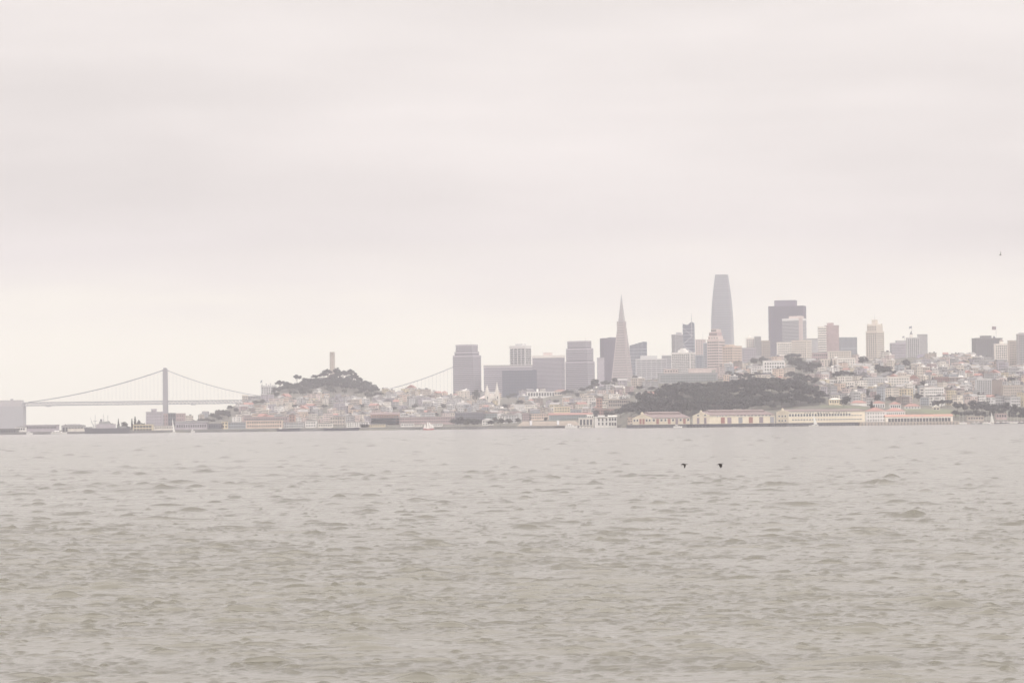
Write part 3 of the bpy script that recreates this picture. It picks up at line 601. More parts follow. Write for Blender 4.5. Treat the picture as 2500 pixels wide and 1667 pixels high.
low('pale stone manor on the hill crest beside the white school', 1353, 1384, 955, 974, 5300, 'cream', 'hip', 4, ROOFR, nx=5, ny=2, d=14, **AP)
# castle-like block and neighbours on the near end of the tower hill
b = low('grey castle-like apartment house with spiky roofline and flag', 637, 673, 943, 975, 5560, 'lightgrey', nx=6, ny=6, d=18, ww=.4, wh=.45, name='apartment_block', cat='apartment block')
for i, hh in enumerate((3.2, 1.5, 4.2, 2.6, 4.8, 1.8, 3.0)): bx('merlon', b.o, wm('lightgrey'), (-.44 + i * .147) * b.w, -b.d * .3, b.h + .7, 2.0, 3, hh)
flag_on('tiny flag on the castle-like apartment house', 640, 927, 943, 5560, 4, 5, col=(.25, .25, .3), ang=.9)
low('cream tower house at the hill end facing the bridge', 591, 604, 965, 990, 5520, 'cream', nx=3, ny=5, d=12, name='apartment_block', cat='apartment block')
low('long grey flats under the castle-like apartment house', 603, 640, 967, 990, 5530, 'grey', nx=9, ny=4, d=14, name='apartment_block', cat='apartment block')

# ------------------------------------------------------------------ church with two spires
def church():
    Y = 5180; m = Y / F; c = ground(1200, Y); c.z -= 1; o = thing('church', 'pale stone church with two slender pointed spires', 'church', c, R(12)); hz_ = lambda py: P(1200, py, Y).z - c.z; st = wm('ivory')
    hn = hz_(972); MB().box(-13, 13, 0, 44, 0, hn).build('nave', st, o); MB().prism_y([(-13.5, hn), (13.5, hn), (0, hn + 7)], -.5, 44.5).build('roof', wm('pink'), o)
    MB().prism_y([(-6, hn), (6, hn), (0, hn + 9)], -1.2, -.6).build('front_gable', st, o)
    for sx, tip in ((-1, 938), (1, 932)):
        x = sx * 8.2; h1 = hz_(962); bt = MB().box(x - 3.4, x + 3.4, -3, 4, 0, h1).build('bell_tower', st, o); MB().bar((x, .5, h1), (x, .5, h1 + 7), 2.7, 8).build('belfry', st, bt)
        MB().bar((x, .5, h1 + 7), (x, .5, hz_(tip)), 2.5, 8, .15).build('spire', st, bt)
        for a in (-1, 1):
            for q in (-2.6, 3.6): MB().bar((x + a * 3, q, h1), (x + a * 3, q, h1 + 6), .7, 5, .1).build('pinnacle', st, bt)
        for z in (h1 - 8, h1 - 15): inst('window', unit_pane(), GLASS, bt, (x, -3, z), (0, 0, 0), (1.6, 1, 4.5))
    inst('rose_window', unit_pane(), GLASS, o, (0, 0, hn - 9), (0, 0, 0), (4, 1, 4))
    for i in range(3): inst('door', unit_pane(), wm('brown'), o, ((i - 1) * 4, 0, 1.2), (0, 0, 0), (2, 1, 5))
    take(c.x, Y + 15, 26)
church()
# ------------------------------------------------------------------ round memorial tower on the hill
def coit():
    Y = 5665; m = Y / F; x = P(811.5, 900, Y).x; z0 = tz(811, Y) - .5; top = P(811, 859, Y).z - z0
    o = thing('fluted_tower', 'round fluted concrete tower with arched top on the wooded hill', 'tower', (x, Y, z0)); c = wm('tan'); r = 13 / 2 * m
    n = 48; v = []; f = []; zs = np.linspace(0, top * .86, 6)
    for z in zs:
        for i in range(n):
            q = r * (1 if i % 2 else .94) * (1.02 - .05 * z / top); v.append((q * math.cos(6.2832 * i / n), q * math.sin(6.2832 * i / n), z))
    for k in range(5): f += [(k*n+i, k*n+(i+1) % n, (k+1)*n+(i+1) % n, (k+1)*n+i) for i in range(n)]
    f.append(tuple(5*n + i for i in range(n))); mesh_obj('shaft', v, f, c, o)
    za, zb = top * .86, top * .955
    for i in range(10):
        a = 6.2832 * (i + .5) / 10; bx('arch_pier', o, c, r * .84 * math.cos(a), r * .84 * math.sin(a), za, 1.1, 1.6, zb - za, a)
    MB().bar((0, 0, zb), (0, 0, top), r * .93, 24).build('crown_ring', c, o); MB().bar((0, 0, za), (0, 0, zb), r * .45, 12).build('lantern_core', wm('brown'), o)
    MB().box(-9, 9, -9, 9, 0, 6).build('base', c, o)
coit()
# ------------------------------------------------------------------ suspension bridge
def bridge():
    Y = 7960; m = Y / F; bx0 = P(404, 900, Y).x; o = thing('suspension_bridge', 'grey double-deck suspension bridge with one tall tower and concrete anchorage', 'bridge', (bx0, Y, 0))
    X = lambda px: P(px, 980, Y).x - bx0; ZZ = lambda px, py: P(px, py, Y).z
    zt, zb = ZZ(398, 978), ZZ(398, 987.3); x0, x1 = X(50), X(1128); g = mat('bridge grey paint', (.19, .19, .205), .6, .1)
    for px in (404, 1112):
        x = X(px); h = ZZ(404, 898)
        for sy in (-11, 11): tl = MB().poly([(x - 5.6, sy - 3), (x + 5.6, sy - 3), (x + 5.6, sy + 3), (x - 5.6, sy + 3)], 6, h - 4, .86, x, sy).build('tower_leg', g, o); MB().box(x - 3.4, x + 3.4, sy - 2.4, sy + 2.4, h - 4, h).build('saddle', g, tl)
        for k in range(4):
            z0, z1 = 90 + k * 15, 103 + k * 15
            MB().bar((x, -8, z0), (x, 8, z1), 1.0, 4).bar((x, 8, z0), (x, -8, z1), 1.0, 4).build('cross_brace', g, o)
        MB().box(x - 12, x + 12, -18, 18, -2, 7).build('pier', wm('concrete'), o)
    for sy in (-10, 10):
        MB().box(x0, x1, sy - .7, sy + .7, zt - 2.0, zt).build('top_chord', g, o); MB().box(x0, x1, sy - .7, sy + .7, zb, zb + 1.9).build('bottom_chord', g, o)
        web = MB(); n = int((x1 - x0) / 9.0); st = (x1 - x0) / n
        for i in range(n):
            a = x0 + i * st; web.bar((a, sy, zb + 1), (a + st / 2, sy, zt - 1), .65, 4).bar((a + st / 2, sy, zt - 1), (a + st, sy, zb + 1), .65, 4)
        w_ = web.build('truss_web', g, o); w_['kind'] = 'stuff'
    MB().box(x0, x1, -9, 9, zt - 1.2, zt - .4).build('upper_deck', mat('bridge deck', (.2, .2, .2)), o); MB().box(x0, x1, -9, 9, zb + .2, zb + .9).build('lower_deck', mat('bridge deck', (.2, .2, .2)), o)
    # main cables and hangers
    W = X(1112) - X(404); xt = X(404); xs = X(404); zc = ZZ(404, 902); zm = ZZ(758, 974)
    def main(x): t = (x - xs) / W; return zm + (zc - zm) * (2 * t - 1) ** 2
    xa = X(70); za = ZZ(70, 981.5)
    def sidez(x): t = (xs - x) / (xs - xa); return zc + (za - zc) * t - 4 * 9.5 * m * t * (1 - t)
    for sy in (-10.4, 10.4):
        for fn, a, c in ((sidez, xa, xs), (main, xs, xs + W)):
            cb = MB(); hg = MB(); q = 48
            for i in range(q):
                p, r_ = a + (c - a) * i / q, a + (c - a) * (i + 1) / q; cb.bar((p, sy, fn(p)), (r_, sy, fn(r_)), .75, 6)
            nh = int((c - a) / 9.2)
            for i in range(1, nh):
                p = a + (c - a) * i / nh
                if fn(p) > zt + 1: hg.bar((p, sy, zt), (p, sy, fn(p)), .12, 4)
            cb = cb.build('main_cable', g, o); h_ = hg.build('hanger_set', g, cb); h_['kind'] = 'stuff'
    # maintenance travellers under the deck
    for px in (118, 472): MB().box(X(px) - 6, X(px) + 6, -6, 6, zb - 2.2, zb - .5).build('traveller', g, o)
    # anchorage block
    ca = wm('stone'); zt_ = ZZ(30, 977)
    an = MB().box(X(-8), X(60), -24, 24, -2, ZZ(30, 992)).build('anchorage', ca, o); MB().box(X(2), X(55), -20, 20, ZZ(30, 992), zt_).build('anchorage_top', wm('concrete'), an)
    MB().box(X(26), X(32), -3, 3, zt_, zt_ + 3.6).build('roof_hut', ca, an); MB().box(X(55.2), X(60.2), -12, 12, zb - 12, ZZ(30, 982)).build('cable_house', ca, an)
bridge()
# ------------------------------------------------------------------ pier sheds
YEL = mat('pale yellow stucco', (.72, .645, .51), .85, .1); DOORR = mat('faded red door', (.36, .16, .14)); DOORP = mat('mauve door', (.30, .24, .28))
def shed(label, pxa, pxs, pxb, py_peak, py_eave, Y, w_=24, plinth='navy', wall=None, roofm=None, monitor=True):
    """gable end between photo columns pxa..pxs, long side running back to pxb"""
    m = Y / F; th = math.acos(min(.97, (pxs - pxa) * m / w_)); Ln = (pxb - pxs) * m / math.sin(th) * 1.03; o = B()
    c0 = P(pxs, py_eave, Y)     # near corner between gable and side
    # local frame: x across the gable, y along the shed; +x side faces the camera
    ux = Vector((math.cos(th), -math.sin(th), 0)); uy = Vector((math.sin(th), math.cos(th), 0)); ctr = c0 - ux * (w_ / 2) + uy * (Ln / 2); zb = 3.6
    t = thing('pier_shed', label, 'warehouse', (ctr.x, ctr.y, zb), -th); he = P((pxa + pxs) / 2, py_eave, Y).z - zb; hp = P((pxa + pxs) / 2, py_peak, Y).z - zb; wl = wall or YEL
    MB().prism_y([(-w_/2, 0), (w_/2, 0), (w_/2, he), (0, hp), (-w_/2, he)], -Ln/2, Ln/2).build('wall', wl, t)
    MB().prism_y([(-1.6, hp - 1.2), (1.6, hp - 1.2), (1.2, hp + 1.3), (0, hp + 2.0), (-1.2, hp + 1.3)], -Ln/2 - .5, -Ln/2 + .6).build('gable_crest', wl, t)
    sl = (hp - he) / (w_/2)
    for sg in (-1, 1):
        pr = [(0, hp + .06), (0, hp + .4), (sg * (w_/2 + .7), he - .7 * sl + .4), (sg * (w_/2 + .7), he - .7 * sl + .06)]
        MB().prism_y(pr if sg < 0 else pr[::-1], -Ln/2 + .9, Ln/2 + .4).build('roof_slope', roofm or ROOFP, t)
    if monitor: MB().prism_y([(-3, hp - .9), (3, hp - .9), (3, hp + 1.2), (0, hp + 2.2), (-3, hp + 1.2)], -Ln/2 + 10, Ln/2 - 6).build('roof_monitor', roofm or ROOFP, t)
    bx('fascia', t, WHITE, w_/2 + .06, .3, he - 1.1, .5, Ln - .8, .45)
    # the pier it stands on
    pr = thing('pier', 'concrete pier carrying the ' + label.split(' with ')[0], 'pier', (ctr.x, ctr.y, 0), -th)
    MB().box(-w_/2 - 5, w_/2 + 5, -Ln/2 - 6, Ln/2 + 30, 3.0, 3.59).build('deck', wm('darkgrey'), pr)
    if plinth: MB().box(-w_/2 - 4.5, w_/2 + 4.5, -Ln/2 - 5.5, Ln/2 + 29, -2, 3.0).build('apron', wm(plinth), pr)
    k = int(Ln / 3.6)
    for i in range(k): bx('pile', pr, wm('slate'), w_/2 + 4.8, -Ln/2 - 4 + i * 3.6, -2, .7, .7, 4.1)
    for i in range(8): bx('pile', pr, wm('slate'), -w_/2 - 4 + i * (w_ + 8) / 7, -Ln/2 - 5.8, -2, .7, .7, 4.1)
    o.t, o.w, o.L, o.he, o.hp, o.m = t, w_, Ln, he, hp, m; o.side = lambda f: (f - .5) * Ln; take(ctr.x, ctr.y, 30); return o
def onside(s, f, z, w_, h, name='window', m=None): return inst(name, unit_window() if m is None else unit_pane(), m, s.t, (s.w / 2, s.side(f), z), (0, 0, math.pi / 2), (w_, 1.5, h))
def onend(s, x, z, w_, h, name='window', m=None): return inst(name, unit_window() if m is None else unit_pane(), m, s.t, (x, -s.L / 2, z), (0, 0, 0), (w_, 1.5, h))
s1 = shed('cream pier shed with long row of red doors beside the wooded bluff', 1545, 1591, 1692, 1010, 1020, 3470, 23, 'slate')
for i, k in enumerate('wwddww'): onend(s1, (-.5 + (i + .5) / 6) * 22, .6 if k == 'd' else 3.2, 2.4, 5.6 if k == 'd' else 2.8, 'door' if k == 'd' else 'window', DOORR if k == 'd' else None)
for i, k in enumerate('wdwwdwdwdw'): onside(s1, (i + .5) / 10, .5 if k == 'd' else 3.2, 6.4, 5.8 if k == 'd' else 2.8, 'door' if k == 'd' else 'window', (DOORR, DOORP)[i % 3 == 0] if k == 'd' else None)
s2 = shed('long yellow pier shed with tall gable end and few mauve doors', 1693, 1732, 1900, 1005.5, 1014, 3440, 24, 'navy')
for x in (-4, 6): onend(s2, x, .4, 3.2, 6.2, 'door', DOORP); onend(s2, x, 8.4, 3.4, 1.6)
for i, f in enumerate((.20, .30, .47, .63, .79, .96)): onside(s2, f, .4, 6.5, 6.4, 'door', (DOORR, DOORP, mat('grey door', (.33, .33, .36)))[i % 3])
for f in (.12, .16, .20, .25): onside(s2, f, 7.6, 3.5, 1.3)
for i in range(10): onside(s2, .43 + i * .055, 7.6, 5.0, 1.5)
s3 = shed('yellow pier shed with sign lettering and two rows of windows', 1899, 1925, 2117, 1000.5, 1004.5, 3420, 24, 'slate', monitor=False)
for i in range(26):
    f = (i + .5) / 27
    if f < .80: onside(s3, f, 6.6, s3.L / 27 * .80, 3.1)
    else: onside(s3, f, 6.8, s3.L / 27 * .7, 1.2)
    if f > .04: onside(s3, f, 2.6, s3.L / 27 * .74, 1.3)
for i in range(3): onend(s3, -6 + i * 6, 6.4, 3.6, 1.8); onend(s3, -6 + i * 6, 1.6, 3.6, 1.8)
def letter(ch, size, m, parent, loc, rot, ext=.06, sx=1.0, sz=1.0, off=.022):
    cu = bpy.data.curves.new('letter', 'FONT'); cu.body = ch; cu.size = size; cu.extrude = ext; cu.offset = size * off; cu.align_x = 'CENTER'; t_ = bpy.data.objects.new('letter_curve', cu); COL.objects.link(t_)
    me = bpy.data.meshes.new_from_object(t_.evaluated_get(bpy.context.evaluated_depsgraph_get())); bpy.data.objects.remove(t_); me.materials.clear(); me.materials.append(m)
    o = bpy.data.objects.new('letter', me); COL.objects.link(o); o.parent = parent; o.location = loc; o.rotation_euler = rot; o.scale = (sx, sz, 1); return o
SGN = mat('sign paint', (.10, .08, .07), .8, .1)
for i, ch in enumerate('FORT MASON CENTER'):
    if ch != ' ': letter(ch, 3.2, SGN, s3.t, (s3.w / 2 + .1, s3.side(.215 + i * .034), s3.he - 2.75), (math.pi / 2, 0, math.pi / 2), .06, 1.0)
# white hall and low red-roofed shed
b = low('white three-storey waterfront hall under a broad red tiled roof', 2115, 2162, 1004, 1029, 3490, 'white', 'hip', 9, ROOFR, nx=7, ny=3, d=18, ww=.28, wh=.34, name='waterfront_hall', cat='hall', indiv=True)
low('white two-storey wing with red tiled roof behind the low red shed', 2162, 2210, 1004, 1022, 3560, 'white', 'hip', 8, ROOFR, nx=9, ny=2, d=16, ww=.3, wh=.4, name='waterfront_hall', cat='hall', indiv=True)
low('long low shed with orange-red roof and a row of square dark windows', 2163, 2326, 1017, 1031, 3460, 'ivory', 'gable', 5, mat('orange red roof', (.42, .235, .185)), nx=20, ny=1, d=16, ww=.7, wh=.5, name='pier_shed', cat='warehouse', indiv=True)
bx_q = thing('quay_wall', 'low stone quay in front of the red-roofed sheds', 'quay', (P(2230, 1030, 3452).x, 3462, 0)); MB().box(-58, 48, -18, 40, -2, 3.4).build('wall', wm('tan'), bx_q)
for i in range(30): bx('fender', bx_q, wm('slate'), -56 + i * 3.5, -18.3, -1, .8, .8, 3.6)
for i, (px, pt) in enumerate(((2221, 1006), (2235, 1008), (2253, 1007), (2268, 1006), (2284, 1007), (2296, 1008))):
    a = P(px, 1030, 3440); MB().bar((a.x, 3446, 3.4), (a.x, 3446, P(px, pt, 3440).z), .16, 6, .08).build('lamp_post', METAL); tag(bpy.data.objects['lamp_post' if i == 0 else 'lamp_post.%03d' % i], 'thin pale pole standing before the low red-roofed shed', 'pole', 'poles along the shed quay')
# ------------------------------------------------------------------ waterfront
def seawall():
    for k in range(len(LAND) - 1):
        a, c = LAND[k], LAND[k + 1]; ya, yc = a[1][0][0], c[1][0][0]
        pa, pc = Vector(((a[0]-CX)/F*ya, ya, 0)), Vector(((c[0]-CX)/F*yc, yc, 0)); d = pc - pa; n = Vector((d.y, -d.x, 0)).normalized()
        v = [pa + n*3, pc + n*3, pc - n*24, pa - n*24]; q = [(p.x, p.y, -2) for p in v] + [(p.x, p.y, 3.06 + .004 * (k % 2)) for p in v]
        o = mesh_obj('seawall', q, [(0, 1, 5, 4), (1, 2, 6, 5), (2, 3, 7, 6), (3, 0, 4, 7), (4, 5, 6, 7)], wm('darkgrey')); o['kind'] = 'structure'
seawall()
WF = dict(name='waterfront_building', cat='building')
low('dark low pier shed at the foot of the bridge anchorage', -12, 40, 1047, 1058, 4105, 'darkgrey', nx=8, ny=1, d=20, **WF)
low('white two-storey ferry office with small windows beside the dark pier shed', 37, 62, 1043, 1057, 4125, 'white', 'hip', 3, ROOFD, nx=4, ny=2, d=12, **WF)
low('long mauve pier building with two rows of small windows', 60, 140, 1038, 1057, 4190, 'mauve', nx=22, ny=2, d=18, ww=.45, **WF)
low('white low ferry shed with dark opening by the moored boats', 165, 209, 1047, 1057, 4130, 'ivory', nx=7, ny=1, d=14, **WF)
low('grey dockside shed beyond the white ferry shed', 150, 205, 1039, 1055, 4300, 'grey', 'hip', 3, ROOFD, nx=7, ny=1, d=16, **WF)
low('yellow waterfront building with three big window bays', 325, 372, 1037, 1052, 4200, 'yellow', nx=6, ny=2, d=16, ww=.6, wh=.5, **WF)
low('dark brick warehouse with stepped tower block under the bridge tower', 356, 396, 1006, 1036, 4900, 'mauve', nx=6, ny=4, d=20, ww=.25, wh=.3, name='warehouse', cat='warehouse')
low('small roof tower block on the dark brick warehouse group', 369, 381, 999, 1036, 4925, 'mauve', nx=2, ny=5, d=10, name='warehouse', cat='warehouse')
low('plum red warehouse wing behind the white sail', 396, 450, 1010, 1038, 4930, 'rose', nx=9, ny=3, d=20, ww=.25, wh=.3, name='warehouse', cat='warehouse')
low('slate grey warehouse section between the plum red wings', 410, 428, 1009, 1038, 4890, 'slate', nx=3, ny=3, d=8, name='warehouse', cat='warehouse')
random.seed(21)
# a strip of low waterfront sheds, halls and shops along the promenade
strip = [(376, 425, 1040, 'ivory', 'flat', 'cream low hall beside the yellow window-bay building'), (428, 506, 1033, 'mauve', 'gable', 'long mauve wharf shed behind the sailboat'),
 (508, 545, 1034, 'slate', 'flat', 'slate grey fish shed next to the long mauve wharf shed'), (541, 556, 1029, 'yellow', 'flat', 'small ochre kiosk building between grey sheds'),
 (557, 600, 1031, 'bluegrey', 'flat', 'blue grey shop row along the promenade'), (600, 690, 1026, 'peach', 'flat', 'long peach market hall on the promenade'),
 (592, 705, 1018, 'rose', 'flat', 'very long plum brick cannery front behind the peach market hall'), (706, 720, 1014, 'terracotta', 'gablefront', 'bright red gabled shed beside the cannery front'),
 (692, 742, 1031, 'lightgrey', 'flat', 'pale grey boat shed next to the peach market hall'), (745, 772, 1028, 'white', 'gablefront', 'white gabled boathouse on the promenade'),
 (776, 812, 1034, 'ivory', 'flat', 'ivory ticket hall at the old ships pier'), (805, 842, 1017, 'tan', 'flat', 'tan brick block behind the tall ship masts'),
 (846, 900, 1031, 'white', 'flat', 'long white shed with dark doors at the old ships pier'), (890, 966, 1020, 'mauve', 'gable', 'dull mauve brick factory with long roof line'),
 (905, 975, 1012, 'terracotta', 'gable', 'factory row with bright red tiled roof'), (966, 1115, 1018, 'rose', 'flat', 'huge plum red brick warehouse behind the schooner'),
 (978, 1010, 1033, 'white', 'flat', 'white club house beside the beach landing'), (1012, 1030, 1036, 'ivory', 'flat', 'small ivory rowing club next to the white club house'),
 (1056, 1080, 1034, 'white', 'flat', 'white low boat club with flat roof by the schooner'), (880, 940, 1036, 'yellow', 'flat', 'low ochre shed along the old ships pier'),
 (1110, 1186, 1007, 'slate', 'flat', 'big slate dark block behind dark waterfront trees'), (1181, 1214, 1008, 'teal', 'flat', 'grey green office block with window grid behind the beach'),
 (1177, 1204, 1026, 'white', 'hip', 'low white pavilion at the edge of the beach trees'), (1219, 1233, 1016, 'white', 'flat', 'narrow white house with dark windows above the beach'),
 (1234, 1262, 1013, 'lightgrey', 'flat', 'pale grey house row with small windows above the beach'), (1272, 1296, 1008, 'rose', 'flat', 'rose brick block with white gable beside the beach houses'),
 (1292, 1340, 1010, 'peach', 'flat', 'peach low block with long pale roof behind the bleachers'), (1340, 1450, 1013, 'teal', 'gable', 'long teal fronted hall under a red tiled roof'),
 (1352, 1392, 992, 'yellow', 'flat', 'yellow apartment house above the long teal fronted hall'), (1392, 1420, 1000, 'bluegrey', 'flat', 'blue grey house block above the long teal fronted hall'),
 (1452, 1504, 998, 'brick', 'flat', 'red brick factory under the white roof lettering'), (1456, 1470, 972, 'terracotta', 'flat', 'tall red brick clock tower of the factory')]
for a, c, t, wl, rf, l in strip:
    pc = (a + c) / 2; Y = {True: 4230}.get(t > 1025, 4330 if t > 1011 else 4420)
    if 1010 < t <= 1020 and a < 1120: Y = 4480
    if a < 720 and t <= 1018: Y = 4520
    if pc > 1440: Y = 4260 + (t < 990) * 40
    rm = {'terracotta': ROOFP, 'teal': ROOFR, 'mauve': ROOFD}.get(wl, ROOFG)
    nx = max(2, int((c - a) / 6)); hgt = 1048 - t
    low(l, a, c, t, 1044 - (pc - 600) * .012, Y, wl, rf, 5, rm, nx=nx, ny=max(1, int(hgt / 8)), d=14, ww=.42, wh=.4, **WF)
# bleachers and lawn round the beach
def bleachers():
    Y = 4165; a, c = P(1262, 1040, Y), P(1420, 1040, Y); o = thing('bleachers', 'tan stepped concrete bleachers curving above the beach', 'bleachers', ((a.x + c.x) / 2, Y + 14, 3.0)); w_ = c.x - a.x
    for i in range(7): MB().box(-w_/2 + i * 1.2, w_/2 - i * 1.2, -12 + i * 3, -9 + i * 3, 0, .9 + i * .85).build('step', wm('tan'), o)
    for x in (-w_ * .3, w_ * .12): MB().prism_x([(-12.6, .2), (8, 6.6), (8, 7.1), (-12.6, 1.2)], x, x + 3).build('stair', wm('grey'), o)
bleachers()
low('white lookout pavilion with flat roof decks by the cove', 1413, 1448, 1021, 1039, 4060, 'ivory', nx=4, ny=1, d=12, ww=.5, wh=.6, **WF)
low('small white upper storey of a lookout pavilion', 1433, 1449, 1013, 1039, 4075, 'white', nx=3, ny=3, d=8, ww=.4, wh=.4, **WF)
b = low('white pump house with three arched windows at the point', 1452, 1485, 1018, 1043, 4010, 'white', nx=0, ny=1, d=14, **WF)
for i in range(3):
    for z in (3, 8): inst('window', unit_pane(), GLASS, b.o, ((-.2 + i * .28) * b.w, -b.d/2, b.h - 13 + z), (0, 0, 0), (1.9, 1, 3.4))
bx('frieze', b.o, wm('brown'), .02 * b.w, -b.d/2 - .05, b.h - 1.6, b.w * .7, .4, .9); bx('parapet', b.o, WHITE, 0, 0, b.h + .8, b.w * .5, b.d * .9, 1.6)
low('white sloping annex beside the arched pump house', 1485, 1506, 1017, 1040, 4030, 'white', 'gable', 3, wm('ivory'), nx=3, ny=2, d=10, **WF)
# curved municipal pier
def beach_pier():
    o = thing('beach_pier', 'long low dark pier on closely set piles across the cove', 'pier', (0, 3960, 0)); prev = None
    for i in range(30):
        px = 1000 + i * 15.2; Y = 3960 + 60 * ((i - 14) / 15) ** 2; x = (px - CX) / F * Y; y = Y - 3960
        if prev: 
            ang = math.atan2(y - prev[1], x - prev[0]); bx('deck', o, wm('darkgrey'), (x + prev[0]) / 2, (y + prev[1]) / 2, 2.0, math.hypot(x - prev[0], y - prev[1]) + .05, 6, .9 + .003 * (i % 2), ang)
        bx('pile', o, wm('slate'), x, y - 2.4, -2, .9, .9, 4.0); bx('pile', o, wm('slate'), x + 3.4, y - 2.4, -2, .7, .7, 4.0)
        prev = (x, y)
beach_pier()
# roof lettering of the factory
def letters():
    Y = 4300; a = P(1486, 973, Y); c = P(1539, 973, Y); o = thing('roof_sign', 'white roof sign lettering on a steel frame among trees', 'sign', ((a.x + c.x) / 2, Y, a.z)); w_ = c.x - a.x
    sw = mat('sign white', (.85, .84, .82), .6, 0); adv = dict(G=1.25, h=1.05, i=.62, r=.78, a=1.05, d=1.1, e=1.05, l=.55); tot = sum(adv[c_] for c_ in 'Ghirardelli'); x = -w_ / 2
    for ch in 'Ghirardelli': dxl = adv[ch] / tot * w_; letter(ch, 7.0, sw, o, (x + dxl / 2, 0, .4), (math.pi / 2, 0, 0), .2, .8, 1.05, .006); x += dxl
    MB().bar((-w_/2, .6, 0), (w_/2, .6, 0), .15, 4).build('rail', METAL, o)
    zg = tz(1512, Y) - a.z
    for i in range(7): MB().bar((-w_/2 + i * w_/6, .7, zg - .5), (-w_/2 + i * w_/6, .7, 5), .16, 4).build('strut', METAL, o)
    low('long brick wing carrying the white roof lettering', 1484, 1540, 976, 1000, 4305, 'tan', nx=10, ny=3, d=10, **WF)
letters()
# ------------------------------------------------------------------ vessels
HULLW = mat('white hull', (.78, .77, .75), .4, .05)
def hull(mb, L_, W_, H_, n=10):
    """boat hull along x, bow at +x"""
    k = len(mb.v); N_ = n + 1
    for i in range(N_):
        t = i / n; w_ = W_ / 2 * (1 - max(0, (t - .45) / .55) ** 2.2) * (.82 + .18 * min(1, t * 3)); x = (t - .5) * L_; sh = H_ * (1 + .25 * (2 * t - .9) ** 2)
        mb.v += [(x, -w_, sh), (x * .96, -w_ * .75, -.3), (x * .96, w_ * .75, -.3), (x, w_, sh)]
    for i in range(n):
        a = k + i * 4; b_ = a + 4; mb.f += [(a, a+1, b_+1, b_), (a+1, a+2, b_+2, b_+1), (a+2, a+3, b_+3, b_+2), (a+3, a, b_, b_+3)]
    mb.f += [(k, k+3, k+2, k+1), (k+4*n, k+4*n+1, k+4*n+2, k+4*n+3)]; return mb
def sheet(pts, th_=.06):
    """curved triangular sail from three corners with belly"""
    a, b_, c = [Vector(p) for p in pts]; v = []; f = []; n = 6; idx = {}
    for s_ in (0, 1):
        for i in range(n + 1):
            for j in range(n + 1 - i):
                u, w_ = i / n, j / n; p = a + (b_ - a) * u + (c - a) * w_; p.y += -1.1 * (1 - u - w_) * (u + w_) * 2 * .5 + s_ * th_; idx[s_, i, j] = len(v); v.append(tuple(p))
    for s_ in (0, 1):
        for i in range(n):
            for j in range(n - i):
                t = (idx[s_, i, j], idx[s_, i+1, j], idx[s_, i, j+1]); f.append(t if s_ == 0 else t[::-1])
                if j < n - i - 1: t = (idx[s_, i+1, j], idx[s_, i+1, j+1], idx[s_, i, j+1]); f.append(t if s_ == 0 else t[::-1])
    return v, f
def sailboat(label, px, pyt, Y, hullpx, sails, hm=HULLW, lean=0, masts=None, flip=1):
    m = Y / F; x = P(px, pyt, Y).x; o = thing('sailboat', label, 'sailboat', (x, Y, 0)); L_ = hullpx * m; H_ = P(px, pyt, Y).z
    hull(MB(), L_, L_ * .28, L_ * .09).build('hull', hm, o).scale = (flip, 1, 1)
    MB().box(-L_*.15, L_*.12, -L_*.07, L_*.07, L_*.09, L_*.15).build('cabin', HULLW, o)
    for mx_, mh in (masts or [(0, H_)]): MB().bar((mx_, 0, 0), (mx_ + lean * m, 0, mh), .16, 6, .08).build('mast', METAL, o)
    for k, pts in enumerate(sails): v, f = sheet([(p[0] * m, .1 * k, p[1] * m) for p in pts]); mesh_obj('sail', v, f, SAIL, o)
    return o
HB = lambda px, Y: PX((P(px, 1040, Y).x, Y, 0))[1]
# sail corners in photo pixels relative to (mast foot, water)
sailboat('white sailboat with one tall narrow sail off the brick warehouse', 422, 1017, 3850, 15, [((-1.8, 38), (-.5, 3), (5.5, 2.5))], lean=-1.5)
sailboat('small sailboat with dark mast and half white sail off the lettered pier shed', 1986, 1002, 3370, 24, [((.6, 26), (.8, 4.5), (9.5, 4)), ((.3, 31), (-.6, 4), (.2, 4))])
sailboat('slim white sloop with full sail before the dark shore trees', 2420, 1004, 3400, 13, [((.2, 30), (-2.5, 3.5), (.6, 3)), ((.6, 29), (1.2, 3), (7, 2.5))])
sailboat('white schooner with three sails and a bright red hull', 1046, 1026, 3820, 25, [((-8, 17), (-13, 3.5), (-5, 3.5)), ((-2, 22), (-5.5, 4), (2, 4)), ((1, 21), (2.5, 4), (11, 4.5)), ((7, 15), (7, 4), (14, 4.5))],
         mat('red hull', (.5, .06, .06), .5), masts=[(-4, P(1046, 1028, 3820).z), (3, P(1046, 1027, 3820).z)])
def yacht(label, px0, px1, pyt, Y, name='motor_yacht'):
    m = Y / F; L_ = (px1 - px0) * m; x = P((px0 + px1) / 2, 1040, Y).x; o = thing(name, label, 'motor boat', (x, Y, 0)); H_ = P(px0, pyt, Y).z
    hull(MB(), L_, L_ * .3, H_ * .42).build('hull', HULLW, o)
    MB().prism_y([(-L_*.42, H_*.42), (L_*.22, H_*.42), (L_*.12, H_*.74), (-L_*.40, H_*.74)], -L_*.1, L_*.1).build('cabin', HULLW, o)
    MB().prism_y([(-L_*.30, H_*.75), (L_*.02, H_*.75), (-L_*.03, H_), (-L_*.28, H_)], -L_*.08, L_*.08).build('flybridge', HULLW, o)
    for i in range(3): inst('window', unit_pane(), GLASS, o, ((-.3 + i * .17) * L_, -L_*.1, H_*.52), (0, 0, 0), (L_*.12, 1, H_*.14))
    return o
yacht('white two-deck motor yacht off the bleachers', 1379, 1410, 1034, 3870)
yacht('small white launch before the cream pier shed', 1644, 1666, 1037, 3370, 'launch')
yacht('white ferry boat moored by the mauve pier building', 124, 164, 1051, 4040, 'ferry_boat')
